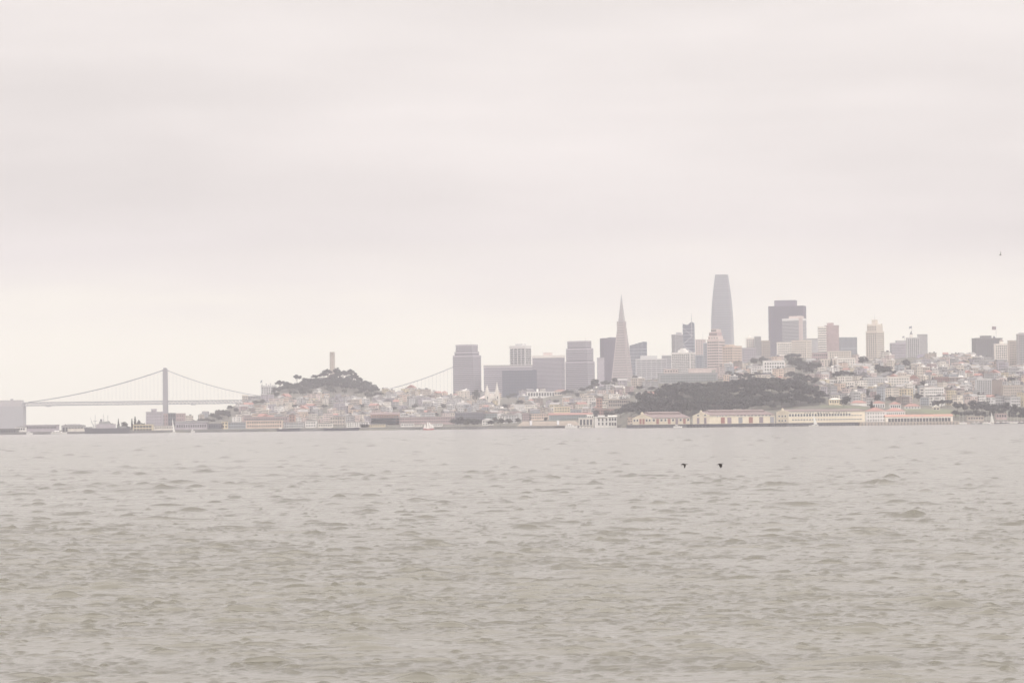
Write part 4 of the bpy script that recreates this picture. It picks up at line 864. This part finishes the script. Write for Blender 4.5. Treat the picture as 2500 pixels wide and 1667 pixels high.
yacht('little white boat moored beside the long grey pier building', 64, 80, 1053, 4045, 'launch')
yacht('little white boat off the long mauve wharf shed', 466, 476, 1048, 3990, 'launch')
def cargo_ship():
    Y = 4060; m = Y / F; c = P(262, 1050, Y); o = thing('cargo_ship', 'old dark grey cargo ship with masts and funnel at the pier', 'ship', (c.x, Y + 2, 0)); g = wm('slate')
    hull(MB(), 112 * m, 9, 6.5, 12).build('hull', g, o); H_ = lambda py, px=250: P(px, py, Y).z
    MB().box(-14, 10, -4, 4, 6.4, 12).build('superstructure', wm('mauve'), o); MB().box(-10, 3, -3.4, 3.4, 12, 15).build('bridge_deck', wm('stone'), o)
    MB().bar((-8, 0, 15), (-8, 0, H_(1023)), 1.3, 12).build('funnel', g, o)
    for px, t in ((232, 1012), (253, 1010), (263, 1013)):
        x = (px - 262) * m; h = H_(t, px); mo = MB().bar((x, 0, 6), (x, 0, h), .35, 6, .15).build('mast', g, o); MB().bar((x - 2.4, 0, h * .66), (x + 2.4, 0, h * .66), .22, 5).build('yard', g, mo)
        MB().bar((x, 0, 9), (x - 5.5, 0, h * .62), .16, 5).build('derrick', g, mo); MB().bar((x, 0, 9), (x + 5, 0, h * .55), .16, 5).build('derrick', g, mo)
    MB().bar((-17, 0, 7), (-21.5, 0, H_(1019, 220)), .3, 5, .15).build('crane_boom', g, o)
    MB().box(14, 24, -3, 3, 6.4, 9).build('deck_house', wm('stone'), o); MB().box(-27, -19, -3, 3, 6.4, 8.6).build('deck_house', wm('stone'), o)
cargo_ship()
def tall_ship(label, pxs, tops, Y, L_):
    c = P(sum(pxs) / len(pxs), 1045, Y); o = thing('tall_ship', label, 'ship', (c.x, Y, 0)); g = wm('slate'); hull(MB(), L_, L_ * .14, 3.2).build('hull', wm('navy'), o)
    MB().box(-L_*.4, -L_*.28, -2, 2, 3, 5).build('deck_house', wm('ivory'), o)
    for px, t in zip(pxs, tops):
        x = P(px, 1045, Y).x - c.x; h = P(px, t, Y).z; mo = MB().bar((x, 0, 2), (x, 0, h), .3, 6, .12).build('mast', g, o)
        for k in (.5, .68, .84): MB().bar((x - 4 * (1.2 - k) * 2, -.4, h * k), (x + 4 * (1.2 - k) * 2, -.4, h * k), .12, 5).build('yard', g, mo)
tall_ship('three-masted old sailing ship with bare masts at the pier', [826, 833.5, 841], [985, 992, 977], 4090, 46)
tall_ship('two-masted old lumber schooner with bare poles by the gabled boathouse', [698, 711], [1012, 1016], 4080, 30)
random.seed(5)
for i, (px, t) in enumerate(((2342, 1006), (2350, 1003), (2352, 1016), (2378, 1014), (2408, 1004), (2404, 1012), (2436, 1010), (2467, 1006), (2475, 1008), (2483, 1009), (2494, 1012), (2388, 1016), (2450, 1013), (2459, 1015))):
    Y = 3500 + random.uniform(0, 50); x = P(px, 1030, Y).x; o = thing('moored_yacht', 'moored yacht with bare pale mast in the small marina by the dark shore trees', 'sailboat', (x, Y, 0), random.uniform(-.5, .5), 'yachts moored in the marina')
    hull(MB(), 9, 2.8, 1.1).build('hull', random.choice([HULLW, wm('navy'), wm('slate'), wm('stone')]), o); MB().box(-1.5, 1.8, -.8, .8, 1.1, 1.8).build('cabin', HULLW, o); MB().bar((.4, 0, 1), (.4, 0, P(px, t, Y).z), .09, 6, .05).build('mast', WHITE, o)
low('low rubble-coloured boat shed behind the marina masts', 2362, 2402, 1017, 1030, 3600, 'tan', nx=6, ny=2, d=10, **WF)
low('pale red boat store among the dark shore trees', 2432, 2458, 1010, 1028, 3640, 'rose', nx=4, ny=2, d=10, **WF)
bw = thing('breakwater', 'low dark rock breakwater along the marina', 'breakwater', (P(2420, 1035, 3560).x, 3570, 0)); MB().prism_x([(-7, -2), (7, -2), (3, 2.2), (-3, 2.2)], -34, 60).build('rock_bank', wm('brown'), bw)
# ------------------------------------------------------------------ trees
LEAF = {}
for k, c in dict(dark=(.030, .035, .031), mid=(.042, .048, .037), olive=(.06, .06, .042)).items(): LEAF[k] = mat('foliage ' + k, c, .8, .45, .35)
def crown(kind, seed):
    """unit-height crown of leaf-clump quads, foot of the tree at z = 0"""
    g = np.random.default_rng(seed); lobes = []
    if kind == 'round':
        for _ in range(15):
            d = g.normal(size=3); d /= np.linalg.norm(d); r = g.uniform(.12, .32); lobes.append((d[0] * r * 1.15, d[1] * r * 1.15, .60 + d[2] * r * .9, g.uniform(.10, .19)))
    elif kind == 'umbrella':
        for _ in range(16):
            a = g.uniform(0, 6.28); r = g.uniform(.05, .5); lobes.append((r * math.cos(a), r * math.sin(a), .80 - .35 * r * g.uniform(.3, 1.4) + g.normal(0, .05), g.uniform(.09, .17)))
    else:
        for i in range(16):
            t = i / 15; a = g.uniform(0, 6.28); r = .24 * (1 - t) * g.uniform(.5, 1); lobes.append((r * math.cos(a), r * math.sin(a), .16 + t * .80, .05 + .13 * (1 - t)))
    v = []; f = []
    for x, y, z, r in lobes:
        for _ in range(58):
            d = g.normal(size=3); d /= np.linalg.norm(d); q = np.array((x, y, z)) + d * r * g.uniform(.72, 1.12) * np.array((1, 1, .8)); s_ = g.uniform(.026, .058)
            u = g.normal(size=3); u /= np.linalg.norm(u); w_ = np.cross(u, d + g.normal(0, .5, 3)); w_ /= np.linalg.norm(w_); n = len(v)
            v += [tuple(q - u*s_ - w_*s_*.6), tuple(q + u*s_ - w_*s_*.7), tuple(q + u*s_*.9 + w_*s_*.7), tuple(q - u*s_*.8 + w_*s_*.6)]; f.append((n, n+1, n+2, n+3))
    m = bpy.data.meshes.new('crown'); m.from_pydata(v, [], f); m.materials.append(LEAF['dark']); return m
def trunk(kind, seed):
    g = random.Random(seed); mb = MB(); top = .6 if kind != 'conifer' else .9; mb.bar((0, 0, -.06), (0, 0, top), .03, 7, .012)
    if kind != 'conifer':
        for i in range(5): a = i * 1.25 + g.random(); mb.bar((0, 0, .28 + .05 * i), (.26 * math.cos(a), .26 * math.sin(a), .55 + .05 * i), .014, 5, .005)
    o = mb.build('trunk', BARK); me = o.data; bpy.data.objects.remove(o); return me
PROTO = {k: [(crown(k, s_), trunk(k, s_)) for s_ in range(a, a + 4)] for k, a in (('round', 10), ('umbrella', 30), ('conifer', 50))}
NAMES = dict(round=('tree', 'rounded'), umbrella=('cypress_tree', 'flat-topped spreading'), conifer=('conifer_tree', 'pointed'))
def tree(px, pyt, Y, wpx, kind, leaf, where, group, hh=None):
    p = ground(px, Y); h = hh or P(px, pyt, Y).z - p.z
    if h < 7: h = random.uniform(7, 12)
    KEEP.append((px, PX(p)[1], wpx))
    nm, ad = NAMES[kind]; cr, tr = random.choice(PROTO[kind]); lf = dict(dark='dark', mid='mid-green', olive='olive')[leaf]
    w_ = wpx / F * Y / .95; w_ = min(w_, h * 1.9); sz = ('tall ' if h > 17 else 'low ' if h < 9 else '') + ('broad ' if w_ > h * 1.25 else 'slim ' if w_ < h * .7 and kind != 'conifer' else '')
    o = thing(nm, f'{sz}{lf} {ad} tree {where}', 'tree', p, random.uniform(0, 6.28), group)
    inst('crown', cr, LEAF[leaf], o, (0, 0, 0), (0, 0, 0), (w_, w_, h)); inst('trunk', tr, BARK, o, (0, 0, 0), (0, 0, 0), (h, h, h)); return o
random.seed(3)
G1 = ('on the hill around the round fluted tower', 'trees on the tower hill')
for px, py, w_, k in ((683, 927, 22, 'umbrella'), (698, 929, 20, 'round'), (724, 914, 20, 'umbrella'), (745, 921, 24, 'round'), (768, 927, 22, 'round'), (778, 914, 22, 'umbrella'), (790, 905, 26, 'round'), (800, 900, 22, 'umbrella'),
        (822, 897, 24, 'round'), (836, 904, 24, 'umbrella'), (852, 901, 26, 'umbrella'), (864, 908, 24, 'round'), (876, 920, 24, 'round'), (888, 928, 22, 'round'), (900, 930, 26, 'round'), (911, 938, 20, 'round')):
    tree(px, py, 5610 + random.uniform(-10, 10), w_, k, 'dark', *G1)
for px, py, w_ in ((668, 944, 18), (688, 940, 24), (706, 941, 26), (726, 934, 26), (744, 936, 26), (762, 938, 24), (780, 928, 28), (798, 920, 28), (814, 915, 26), (830, 916, 28), (846, 920, 28), (862, 926, 28), (880, 936, 26), (896, 943, 24), (912, 948, 20),
        (772, 940, 24), (792, 936, 26), (812, 932, 26), (834, 934, 28), (856, 940, 26), (874, 948, 24), (755, 948, 22), (700, 955, 22), (680, 958, 18)):
    tree(px, py, 5530 + random.uniform(-12, 12), w_, 'round', random.choice(['dark', 'dark', 'mid']), *G1)
for Y, a, c in ((5560, 700, 890), (5510, 705, 918), (5465, 725, 905)):
    px = a + random.uniform(0, 10)
    while px < c: tree(px, 0, Y + random.uniform(-12, 12), random.uniform(22, 32), 'round', random.choice(['dark', 'dark', 'mid']), *G1, random.choice([6, 8, 10, 13, 17])); px += random.uniform(11, 22)
for k in range(22):
    px = random.uniform(665, 935); tree(px, 0, random.uniform(5330, 5440), random.uniform(12, 22), random.choice(['round', 'round', 'umbrella']), random.choice(['dark', 'mid', 'olive']), 'between the upper houses of the tower hill', 'trees between the upper hill houses', random.uniform(6, 12))
for px, Y in ((505, 5150), (517, 5250), (526, 5180), (538, 5300), (548, 5230), (560, 5380), (515, 5050), (535, 5060), (490, 5100)): tree(px, 0, Y, 20, 'round', 'mid', 'on the hill end facing the bridge', 'trees on the hill end', random.uniform(7, 11))
G2 = ('in the thick wood above the pier sheds', 'trees in the wood above the piers')
TOPX, TOPY = zip(*((1500, 994), (1530, 988), (1548, 975), (1575, 947), (1600, 950), (1640, 940), (1665, 932), (1690, 935), (1720, 945), (1750, 957), (1768, 948), (1790, 934), (1830, 927), (1870, 925), (1915, 927), (1950, 925), (1975, 934), (1992, 950), (2006, 972)))
for row, (Y, off, st) in enumerate(((3960, 0, 17), (3890, 12, 19), (3830, 26, 20), (3780, 40, 21), (3740, 52, 22))):
    px = 1512 + row * 7
    while px < 2004:
        py = float(np.interp(px, TOPX, TOPY)) + off + random.choice([-7, -4, 0, 3, 7, 11])
        yy = Y + random.uniform(-14, 14) + max(0, 1600 - px) * 2.2
        if py < 1003: tree(px, py, yy, random.uniform(30, 58), random.choice(['round', 'round', 'round', 'umbrella']), random.choice(['dark', 'dark', 'dark', 'mid']), *G2)
        px += st * random.uniform(.8, 1.25)
for Y, a, c in ((4030, 1600, 1985), (4100, 1610, 1975), (4180, 1620, 1960)):
    px = a + random.uniform(0, 12)
    while px < c: tree(px, 0, Y + random.uniform(-20, 20), random.uniform(26, 40), random.choice(['round', 'round', 'umbrella']), random.choice(['dark', 'dark', 'mid']), *G2, random.uniform(9, 15)); px += random.uniform(14, 24)
for Y, a, c in ((3930, 1685, 1775), (3885, 1690, 1770), (3845, 1700, 1765), (3800, 1640, 1900)):
    px = a + random.uniform(0, 8)
    while px < c: tree(px, 0, Y + random.uniform(-14, 14), random.uniform(28, 40), 'round', random.choice(['dark', 'mid']), *G2, random.uniform(8, 14)); px += random.uniform(12, 20)
G3 = ('among the houses on the steep crowded slope', 'trees among the hillside houses')
for px, py, w_, k in ((2029, 876, 11, 'conifer'), (2106, 869, 24, 'round'), (2145, 888, 26, 'round'), (2165, 893, 26, 'round'), (2178, 902, 22, 'round'), (2155, 898, 24, 'umbrella'), (2222, 893, 16, 'conifer'), (2211, 877, 20, 'round'), (2060, 903, 26, 'round'), (2078, 905, 22, 'round'), (2040, 905, 22, 'round'),
        (1925, 865, 22, 'round'), (1938, 862, 24, 'umbrella'), (1950, 872, 24, 'round'), (1962, 880, 24, 'round'), (1978, 882, 24, 'round'), (1994, 884, 22, 'round'), (1935, 878, 26, 'round'), (1955, 888, 26, 'round'), (1975, 894, 26, 'round'), (1842, 872, 22, 'round'), (1858, 869, 24, 'round'), (1870, 873, 20, 'round'),
        (1780, 905, 20, 'round'), (1800, 908, 22, 'round'), (1825, 908, 26, 'round'), (1850, 906, 24, 'round'), (1930, 905, 24, 'round'), (1950, 910, 24, 'round'), (1970, 915, 24, 'round'), (1990, 920, 22, 'round'), (2098, 940, 20, 'round'), (2116, 950, 14, 'round'), (2140, 962, 18, 'round'),
        (2254, 927, 18, 'round'), (2276, 922, 16, 'conifer'), (2240, 935, 16, 'round'), (2296, 975, 16, 'umbrella'), (2312, 974, 18, 'umbrella'), (2282, 976, 16, 'round'), (2470, 918, 28, 'umbrella'), (2384, 955, 14, 'round'), (2240, 958, 18, 'round'), (2470, 872, 16, 'round'), (2125, 978, 14, 'conifer'), (2175, 965, 20, 'round'), (2065, 966, 22, 'round'), (2058, 972, 18, 'round')):
    Y = base_y(px, py + 22) or 5200
    tree(px, py, Y, w_ * 1.3, k, random.choice(['dark', 'mid']), *G3)
G4 = ('on the low shore beside the marina', 'trees on the marina shore')
for px, py, w_, Y in ((2336, 979, 30, 3790), (2352, 985, 24, 3800), (2375, 976, 34, 3790), (2395, 974, 36, 3800), (2412, 982, 30, 3790), (2430, 981, 36, 3780), (2452, 980, 36, 3790), (2472, 985, 34, 3780), (2490, 992, 32, 3770), (2508, 998, 34, 3760), (2345, 1003, 24, 3650), (2362, 1000, 26, 3660), (2382, 1000, 26, 3660), (2400, 1003, 24, 3650), (2470, 1004, 28, 3660), (2490, 1008, 28, 3650), (2504, 1012, 30, 3640), (2330, 1010, 20, 3640), (2420, 1000, 22, 3680), (2440, 1000, 22, 3690)):
    tree(px, py, Y, w_, 'round', 'dark', *G4)
G5 = ('beside the low sheds of the old harbour', 'trees by the old harbour')
for px, py, w_, k, Y in ((287, 1022, 10, 'conifer', 4400), (328, 1017, 14, 'conifer', 4450), (320, 1022, 12, 'conifer', 4450), (337, 1023, 12, 'round', 4450), (300, 1029, 18, 'round', 4420), (270, 1030, 18, 'round', 4420), (160, 1034, 14, 'round', 4380), (168, 1036, 16, 'round', 4380), (305, 1032, 16, 'round', 4400), (347, 1030, 16, 'round', 4440), (113, 1034, 12, 'round', 4400),
        (532, 997, 18, 'umbrella', 5100), (545, 998, 20, 'round', 5120), (556, 1002, 16, 'round', 5080), (575, 998, 16, 'round', 5250), (470, 1022, 16, 'round', 4800), (500, 1020, 16, 'round', 4850), (640, 990, 18, 'round', 5300), (622, 985, 18, 'round', 5350), (762, 1023, 14, 'round', 4450)):
    tree(px, py, Y, w_, k, random.choice(['dark', 'mid', 'olive']), *G5)
G6 = ('around the cove beach and bleachers', 'trees around the cove')
for px, py, w_, Y in ((1105, 1020, 24, 4250), (1122, 1014, 26, 4280), (1140, 1018, 26, 4260), (1158, 1020, 26, 4260), (1175, 1024, 22, 4250), (1115, 1032, 22, 4200), (1135, 1034, 24, 4195), (1155, 1034, 24, 4195), (1195, 1034, 22, 4200), (1220, 1034, 22, 4200), (1240, 1033, 20, 4205), (1452, 1000, 20, 4230), (1478, 1000, 22, 4190), (1492, 1002, 18, 4190), (1330, 1020, 14, 4300), (1262, 1020, 16, 4300), (1205, 1016, 18, 4320)):
    tree(px, py, Y, w_, 'round', random.choice(['dark', 'mid', 'olive']), *G6)
G7 = ('on the ridge below the office towers', 'trees on the ridge')
for px, py, w_, k in ((1376, 953, 20, 'round'), (1388, 950, 24, 'round'), (1452, 924, 22, 'round'), (1475, 928, 28, 'round'), (1490, 930, 22, 'round'), (1500, 922, 16, 'round'), (1549, 915, 14, 'round'), (1420, 945, 18, 'round'), (1440, 940, 20, 'round'), (1160, 948, 16, 'round'), (1250, 958, 18, 'round'), (1240, 962, 16, 'round'), (1268, 975, 20, 'round'), (1230, 985, 16, 'round'), (1410, 958, 20, 'round'), (1355, 975, 18, 'round'), (1560, 940, 20, 'round'), (1590, 942, 20, 'round'), (1772, 918, 16, 'round'),
        (1540, 955, 22, 'round'), (1520, 965, 22, 'round'), (1010, 985, 16, 'round'), (960, 990, 16, 'round'), (880, 985, 16, 'round'), (790, 985, 14, 'round'), (1080, 985, 16, 'round'), (720, 985, 16, 'round'), (1060, 1005, 16, 'round'), (850, 1005, 14, 'round')):
    Y = base_y(px, py + 15) or 5250
    tree(px, py, Y, w_ * 1.2, k, random.choice(['dark', 'mid']), *G7)
# lawn banks
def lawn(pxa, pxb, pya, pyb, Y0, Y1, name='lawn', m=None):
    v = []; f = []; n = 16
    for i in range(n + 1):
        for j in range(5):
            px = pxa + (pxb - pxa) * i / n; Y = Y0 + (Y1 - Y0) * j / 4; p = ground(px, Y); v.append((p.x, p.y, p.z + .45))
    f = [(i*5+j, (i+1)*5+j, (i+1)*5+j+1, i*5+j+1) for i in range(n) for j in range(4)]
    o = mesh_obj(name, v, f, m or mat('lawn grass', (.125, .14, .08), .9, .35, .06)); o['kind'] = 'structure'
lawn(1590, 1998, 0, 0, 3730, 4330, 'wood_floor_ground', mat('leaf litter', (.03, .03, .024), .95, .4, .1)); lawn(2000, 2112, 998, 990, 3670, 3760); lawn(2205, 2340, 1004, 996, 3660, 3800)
# ------------------------------------------------------------------ hillside houses
HV = []
def house_variants():
    g = random.Random(4)
    for k in range(34):
        st = g.choice([2, 2, 3, 3, 3, 4, 4, 5]); w_ = g.choice([7, 8, 9, 11, 13, 16]) * (1.15 if st > 3 else 1); d = g.uniform(9, 14); h = st * 3.1 + .8; rf = g.choice(['flat', 'flat', 'flat', 'gable', 'hip', 'gablefront']) if st < 4 else 'flat'
        wal = MB().box(-w_/2, w_/2, -d/2, d/2, -3, h); bay = g.random() < .5
        if bay: wal.poly([(-w_*.38, -d/2), (-w_*.28, -d/2 - 1), (-w_*.08, -d/2 - 1), (w_*.02, -d/2)], 2.8, h - .7)
        wo = wal.build('wall', wm('white')); r_ = MB(); e = .35
        if rf == 'flat': r_.box(-w_/2 - e, w_/2 + e, -d/2 - e, d/2 + e, h + .01, h + .5); r_.box(w_*.05, w_*.3, 0, d*.25, h + .5, h + 2.4)
        elif rf == 'gable': r_.prism_x([(-d/2 - e, h + .01), (d/2 + e, h + .01), (0, h + 2.8)], -w_/2 - e, w_/2 + e)
        elif rf == 'gablefront': r_.prism_y([(-w_/2 - e, h + .01), (w_/2 + e, h + .01), (0, h + w_ * .32)], -d/2 - e, d/2 + e)
        else: r_.hip(-w_/2 - e, w_/2 + e, -d/2 - e, d/2 + e, h + .01, 2.6)
        ro = r_.build('roof', ROOFG); wi = MB(); nx = max(2, round(w_ / 2.5)); ns = max(2, round(d / 3.4)); wwid = g.uniform(1.0, 1.5); whg = g.uniform(1.3, 1.8)
        for s_ in range(st):
            z = .9 + s_ * 3.1
            for i in range(nx):
                x = (i + .5) / nx * w_ * .92 - w_ * .46
                if bay and s_ > 0 and -w_*.36 < x < 0: wi.box(x - wwid/2, x + wwid/2, -d/2 - 1.1, -d/2 - .6, z, z + whg)
                else: wi.box(x - wwid/2, x + wwid/2, -d/2 - .1, -d/2, z, z + whg)
            for i in range(ns):
                if g.random() < .6:
                    y = (i + .5) / ns * d * .9 - d * .45; wi.box(w_/2, w_/2 + .1, y - .6, y + .6, z, z + whg)
                    wi.box(-w_/2 - .1, -w_/2, y - .6, y + .6, z, z + whg)
        wn = wi.build('window_grid', GLASS)
        HV.append((wo.data, ro.data, wn.data, st, rf, w_, d, h))
        for q in (wo, ro, wn): bpy.data.objects.remove(q)
house_variants()
CN = dict(white='white', cream='cream', ivory='ivory', pink='pale pink', rose='dusty rose', tan='tan', peach='peach', yellow='pale yellow', grey='grey', bluegrey='blue grey', lightgrey='light grey', brick='red brick', terracotta='terracotta', mauve='mauve', teal='grey green', brown='brown')
ST = {2: 'two-storey', 3: 'three-storey', 4: 'four-storey', 5: 'five-storey'}
RN = dict(flat='flat roof', gable='ridged roof', hip='hipped roof', gablefront='gabled front')
counts = {}
def house(px, py, zone, palette, big=0):
    Y = base_y(px, py)
    if Y is None: return
    if any(abs(px - a) < w_ * .5 + 5 and -3 <= py - b_ < 13 for a, b_, w_ in KEEP): return
    cand = [v for v in HV if (v[3] >= 3 if big else True) and (v[3] <= 4 if not big else True)]; wd, rd, nd, st, rf, w_, d, h = random.choice(cand); p = ground(px, Y)
    if not free(p.x, Y, max(w_, d) / 2, .92): return
    rot = random.choice([-32, -18, 0, 12, 25, 35]) + random.uniform(-6, 6)
    k = random.choice(palette); ap = st >= 4; nm = 'apartment_house' if ap else ('row_house' if w_ < 9.5 else 'town_house')
    if counts.get(nm, 0) >= 295: return
    counts[nm] = counts.get(nm, 0) + 1
    wide = 'wide ' if w_ > 12 else ('narrow ' if w_ < 8.5 else '')
    rm = random.choice([ROOFG, ROOFG, ROOFG, ROOFD, ROOFD, ROOFR] if rf != 'flat' else [ROOFG, ROOFG, ROOFG, ROOFD, wm('white')]); rn = {ROOFR.name: 'red ', ROOFD.name: 'dark '}.get(rm.name, '')
    o = thing(nm, f'{wide}{CN[k]} {ST[st]} {nm.replace("_", " ")} with {rn}{RN[rf]} {zone[0]}', nm.replace('_', ' '), p, R(rot), zone[1]); sc = random.uniform(.92, 1.12)
    o.scale = (sc, sc, sc)
    inst('wall', wd, wm(k), o); inst('roof', rd, rm, o)
    g = inst('window_grid', nd, GLASS, o); g['kind'] = 'stuff'; take(p.x, Y, max(w_, d) / 2)
PA = ['white', 'white', 'ivory', 'ivory', 'ivory', 'cream', 'cream', 'cream', 'pink', 'pink', 'pink', 'lightgrey', 'lightgrey', 'lightgrey', 'grey', 'grey', 'tan', 'tan', 'bluegrey', 'mauve', 'peach', 'peach', 'rose', 'yellow', 'brown', 'mauve']
random.seed(17)
def zone_fill(pxa, pxb, topf, bot, dx, dy, zone, pal, big=0):
    py = bot
    while True:
        any_ = False; px = pxa + random.uniform(0, dx)
        while px < pxb:
            t = topf(px)
            if py > t: any_ = True; house(px, py + random.uniform(-dy * .35, dy * .35), zone, pal, big)
            px += dx * random.uniform(.75, 1.3)
        py -= dy
        if not any_: break
zone_fill(532, 1108, lambda px: float(np.interp(px, (535, 600, 640, 700, 770, 860, 925, 1000, 1105), (1006, 988, 975, 962, 953, 953, 953, 962, 967))), 1033, 15, 8.5, ('below the round hill tower', 'houses on the tower hill'), PA)
zone_fill(1110, 1605, lambda px: float(np.interp(px, (1110, 1250, 1400, 1450, 1500, 1605), (968, 972, 962, 955, 942, 940))), 1030, 15.5, 8.5, ('between church and wooded bluff', 'houses round the church'), PA)
zone_fill(1757, 2010, lambda px: float(np.interp(px, (1600, 1700, 1800, 1850, 1900, 2000), (935, 925, 905, 890, 884, 882))), 955, 14, 7.5, ('behind the big wood', 'houses behind the wood'), PA, 1)
zone_fill(2005, 2520, lambda px: 884 if px < 2280 else 880, 990, 12.5, 6.8, ('above the green lawn', 'houses on the crowded slope'), [k for k in PA if k not in ('teal',)], 1)
zone_fill(430, 535, lambda px: 1016, 1036, 14, 8, ('by the old harbour', 'houses by the harbour'), PA)
# ------------------------------------------------------------------ birds
def bird(name, label, loc, stations, wings, m, group=None):
    """stations: (x, z, r) along the body; wings: list of outlines [(x, y, z)...] root first; one mesh"""
    v = []; f = []; n = 10
    for x, z, r in stations: v += [(x, r * math.cos(6.2832*i/n), z + r * .9 * math.sin(6.2832*i/n)) for i in range(n)]
    for k in range(len(stations) - 1): f += [(k*n+i, k*n+(i+1) % n, (k+1)*n+(i+1) % n, (k+1)*n+i) for i in range(n)]
    f += [tuple(reversed(range(n))), tuple((len(stations)-1)*n + i for i in range(n))]
    for le, te in wings:     # leading and trailing edge point lists
        k = len(v); q = len(le)
        for a, b_ in zip(le, te):
            c = Vector(a).lerp(Vector(b_), .4); v += [a, tuple(c + Vector((0, 0, .022))), b_, tuple(c - Vector((0, 0, .012)))]
        for i in range(q - 1): f += [(k+4*i+j, k+4*i+(j+1) % 4, k+4*(i+1)+(j+1) % 4, k+4*(i+1)+j) for j in range(4)]
        f += [tuple(k+4*(q-1)+j for j in range(4))]
    o = mesh_obj(name, v, f, m, None, True); o.location = loc; return tag(o, label, 'bird', group)
BLACK = mat('black plumage', (.02, .015, .013), .7, .1); GULL = mat('gull plumage', (.12, .11, .10), .7, .2)
st1 = [(-.43, -.075, .006), (-.36, -.07, .014), (-.30, -.055, .03), (-.25, -.03, .05), (-.17, 0, .085), (-.05, .01, .095), (.06, 0, .075), (.14, .005, .04), (.22, .008, .03), (.34, .012, .026), (.42, .015, .02), (.46, .012, .004)]
def cw(fx): return [([(-.08, s*.06, .03), (-.04, s*.16, -.06), (.02, s*.22, -.2), (.04, s*.2, -.33), (.03 + fx, s*.16, -.42)], [(.16, s*.06, .0), (.22, s*.16, -.08), (.2, s*.22, -.2), (.15, s*.2, -.32), (.12 + fx, s*.16, -.42)]) for s in (-1, 1)]
bird('cormorant', 'black cormorant skimming the water with wings down, the one with hunched neck', P(1669.5, 1132.8, 365), st1, cw(0), BLACK, 'cormorants over the water')
st2 = [(x, z + x * .09 + .02, r * (.92 if x > 0 else .85)) for x, z, r in st1]
bird('cormorant', 'black cormorant skimming the water with broad wings down and outstretched body', P(1758, 1132.8, 365), st2, [([(-.14, s*.06, .02), (-.12, s*.16, -.08), (-.08, s*.22, -.22), (-.0, s*.2, -.34), (.05, s*.16, -.41)], [(.18, s*.06, .02), (.24, s*.16, -.1), (.22, s*.22, -.2), (.16, s*.2, -.33), (.1, s*.16, -.42)]) for s in (-1, 1)], BLACK, 'cormorants over the water')
gs = [(-.28, 0, .008), (-.2, .0, .035), (-.08, 0, .06), (.05, 0, .06), (.16, 0, .035), (.27, 0, .008)]
bird('gull', 'small dark gull banking high in the sky with raised wing', P(2442, 623, 550), gs, [([(.02, .04, .02), (.12, .1, .22), (.18, .12, .36), (.14, .1, .52), (.06, .06, .70)], [(-.08, .04, .02), (.02, .1, .2), (.09, .12, .36), (.08, .1, .5), (.05, .06, .69)]),
     ([(.08, -.04, .0), (.06, -.3, -.02), (.0, -.6, -.06)], [(-.08, -.04, .0), (-.06, -.3, -.03), (-.03, -.6, -.06)])], GULL)

print('COUNTS', counts)
# ------------------------------------------------------------------ haze
hz = MB().box(-4000, 4000, -800, 9600, -2.4, 352).build('haze', []); hz['kind'] = 'stuff'
hm = bpy.data.materials.new('haze'); hm.use_nodes = True; t = hm.node_tree; t.nodes.clear()
pv = t.nodes.new('ShaderNodeVolumePrincipled'); pv.inputs['Density'].default_value = 0.98e-4; pv.inputs['Color'].default_value = (.918, .906, .968, 1)
out = t.nodes.new('ShaderNodeOutputMaterial'); t.links.new(pv.outputs[0], out.inputs['Volume']); hz.data.materials.append(hm)
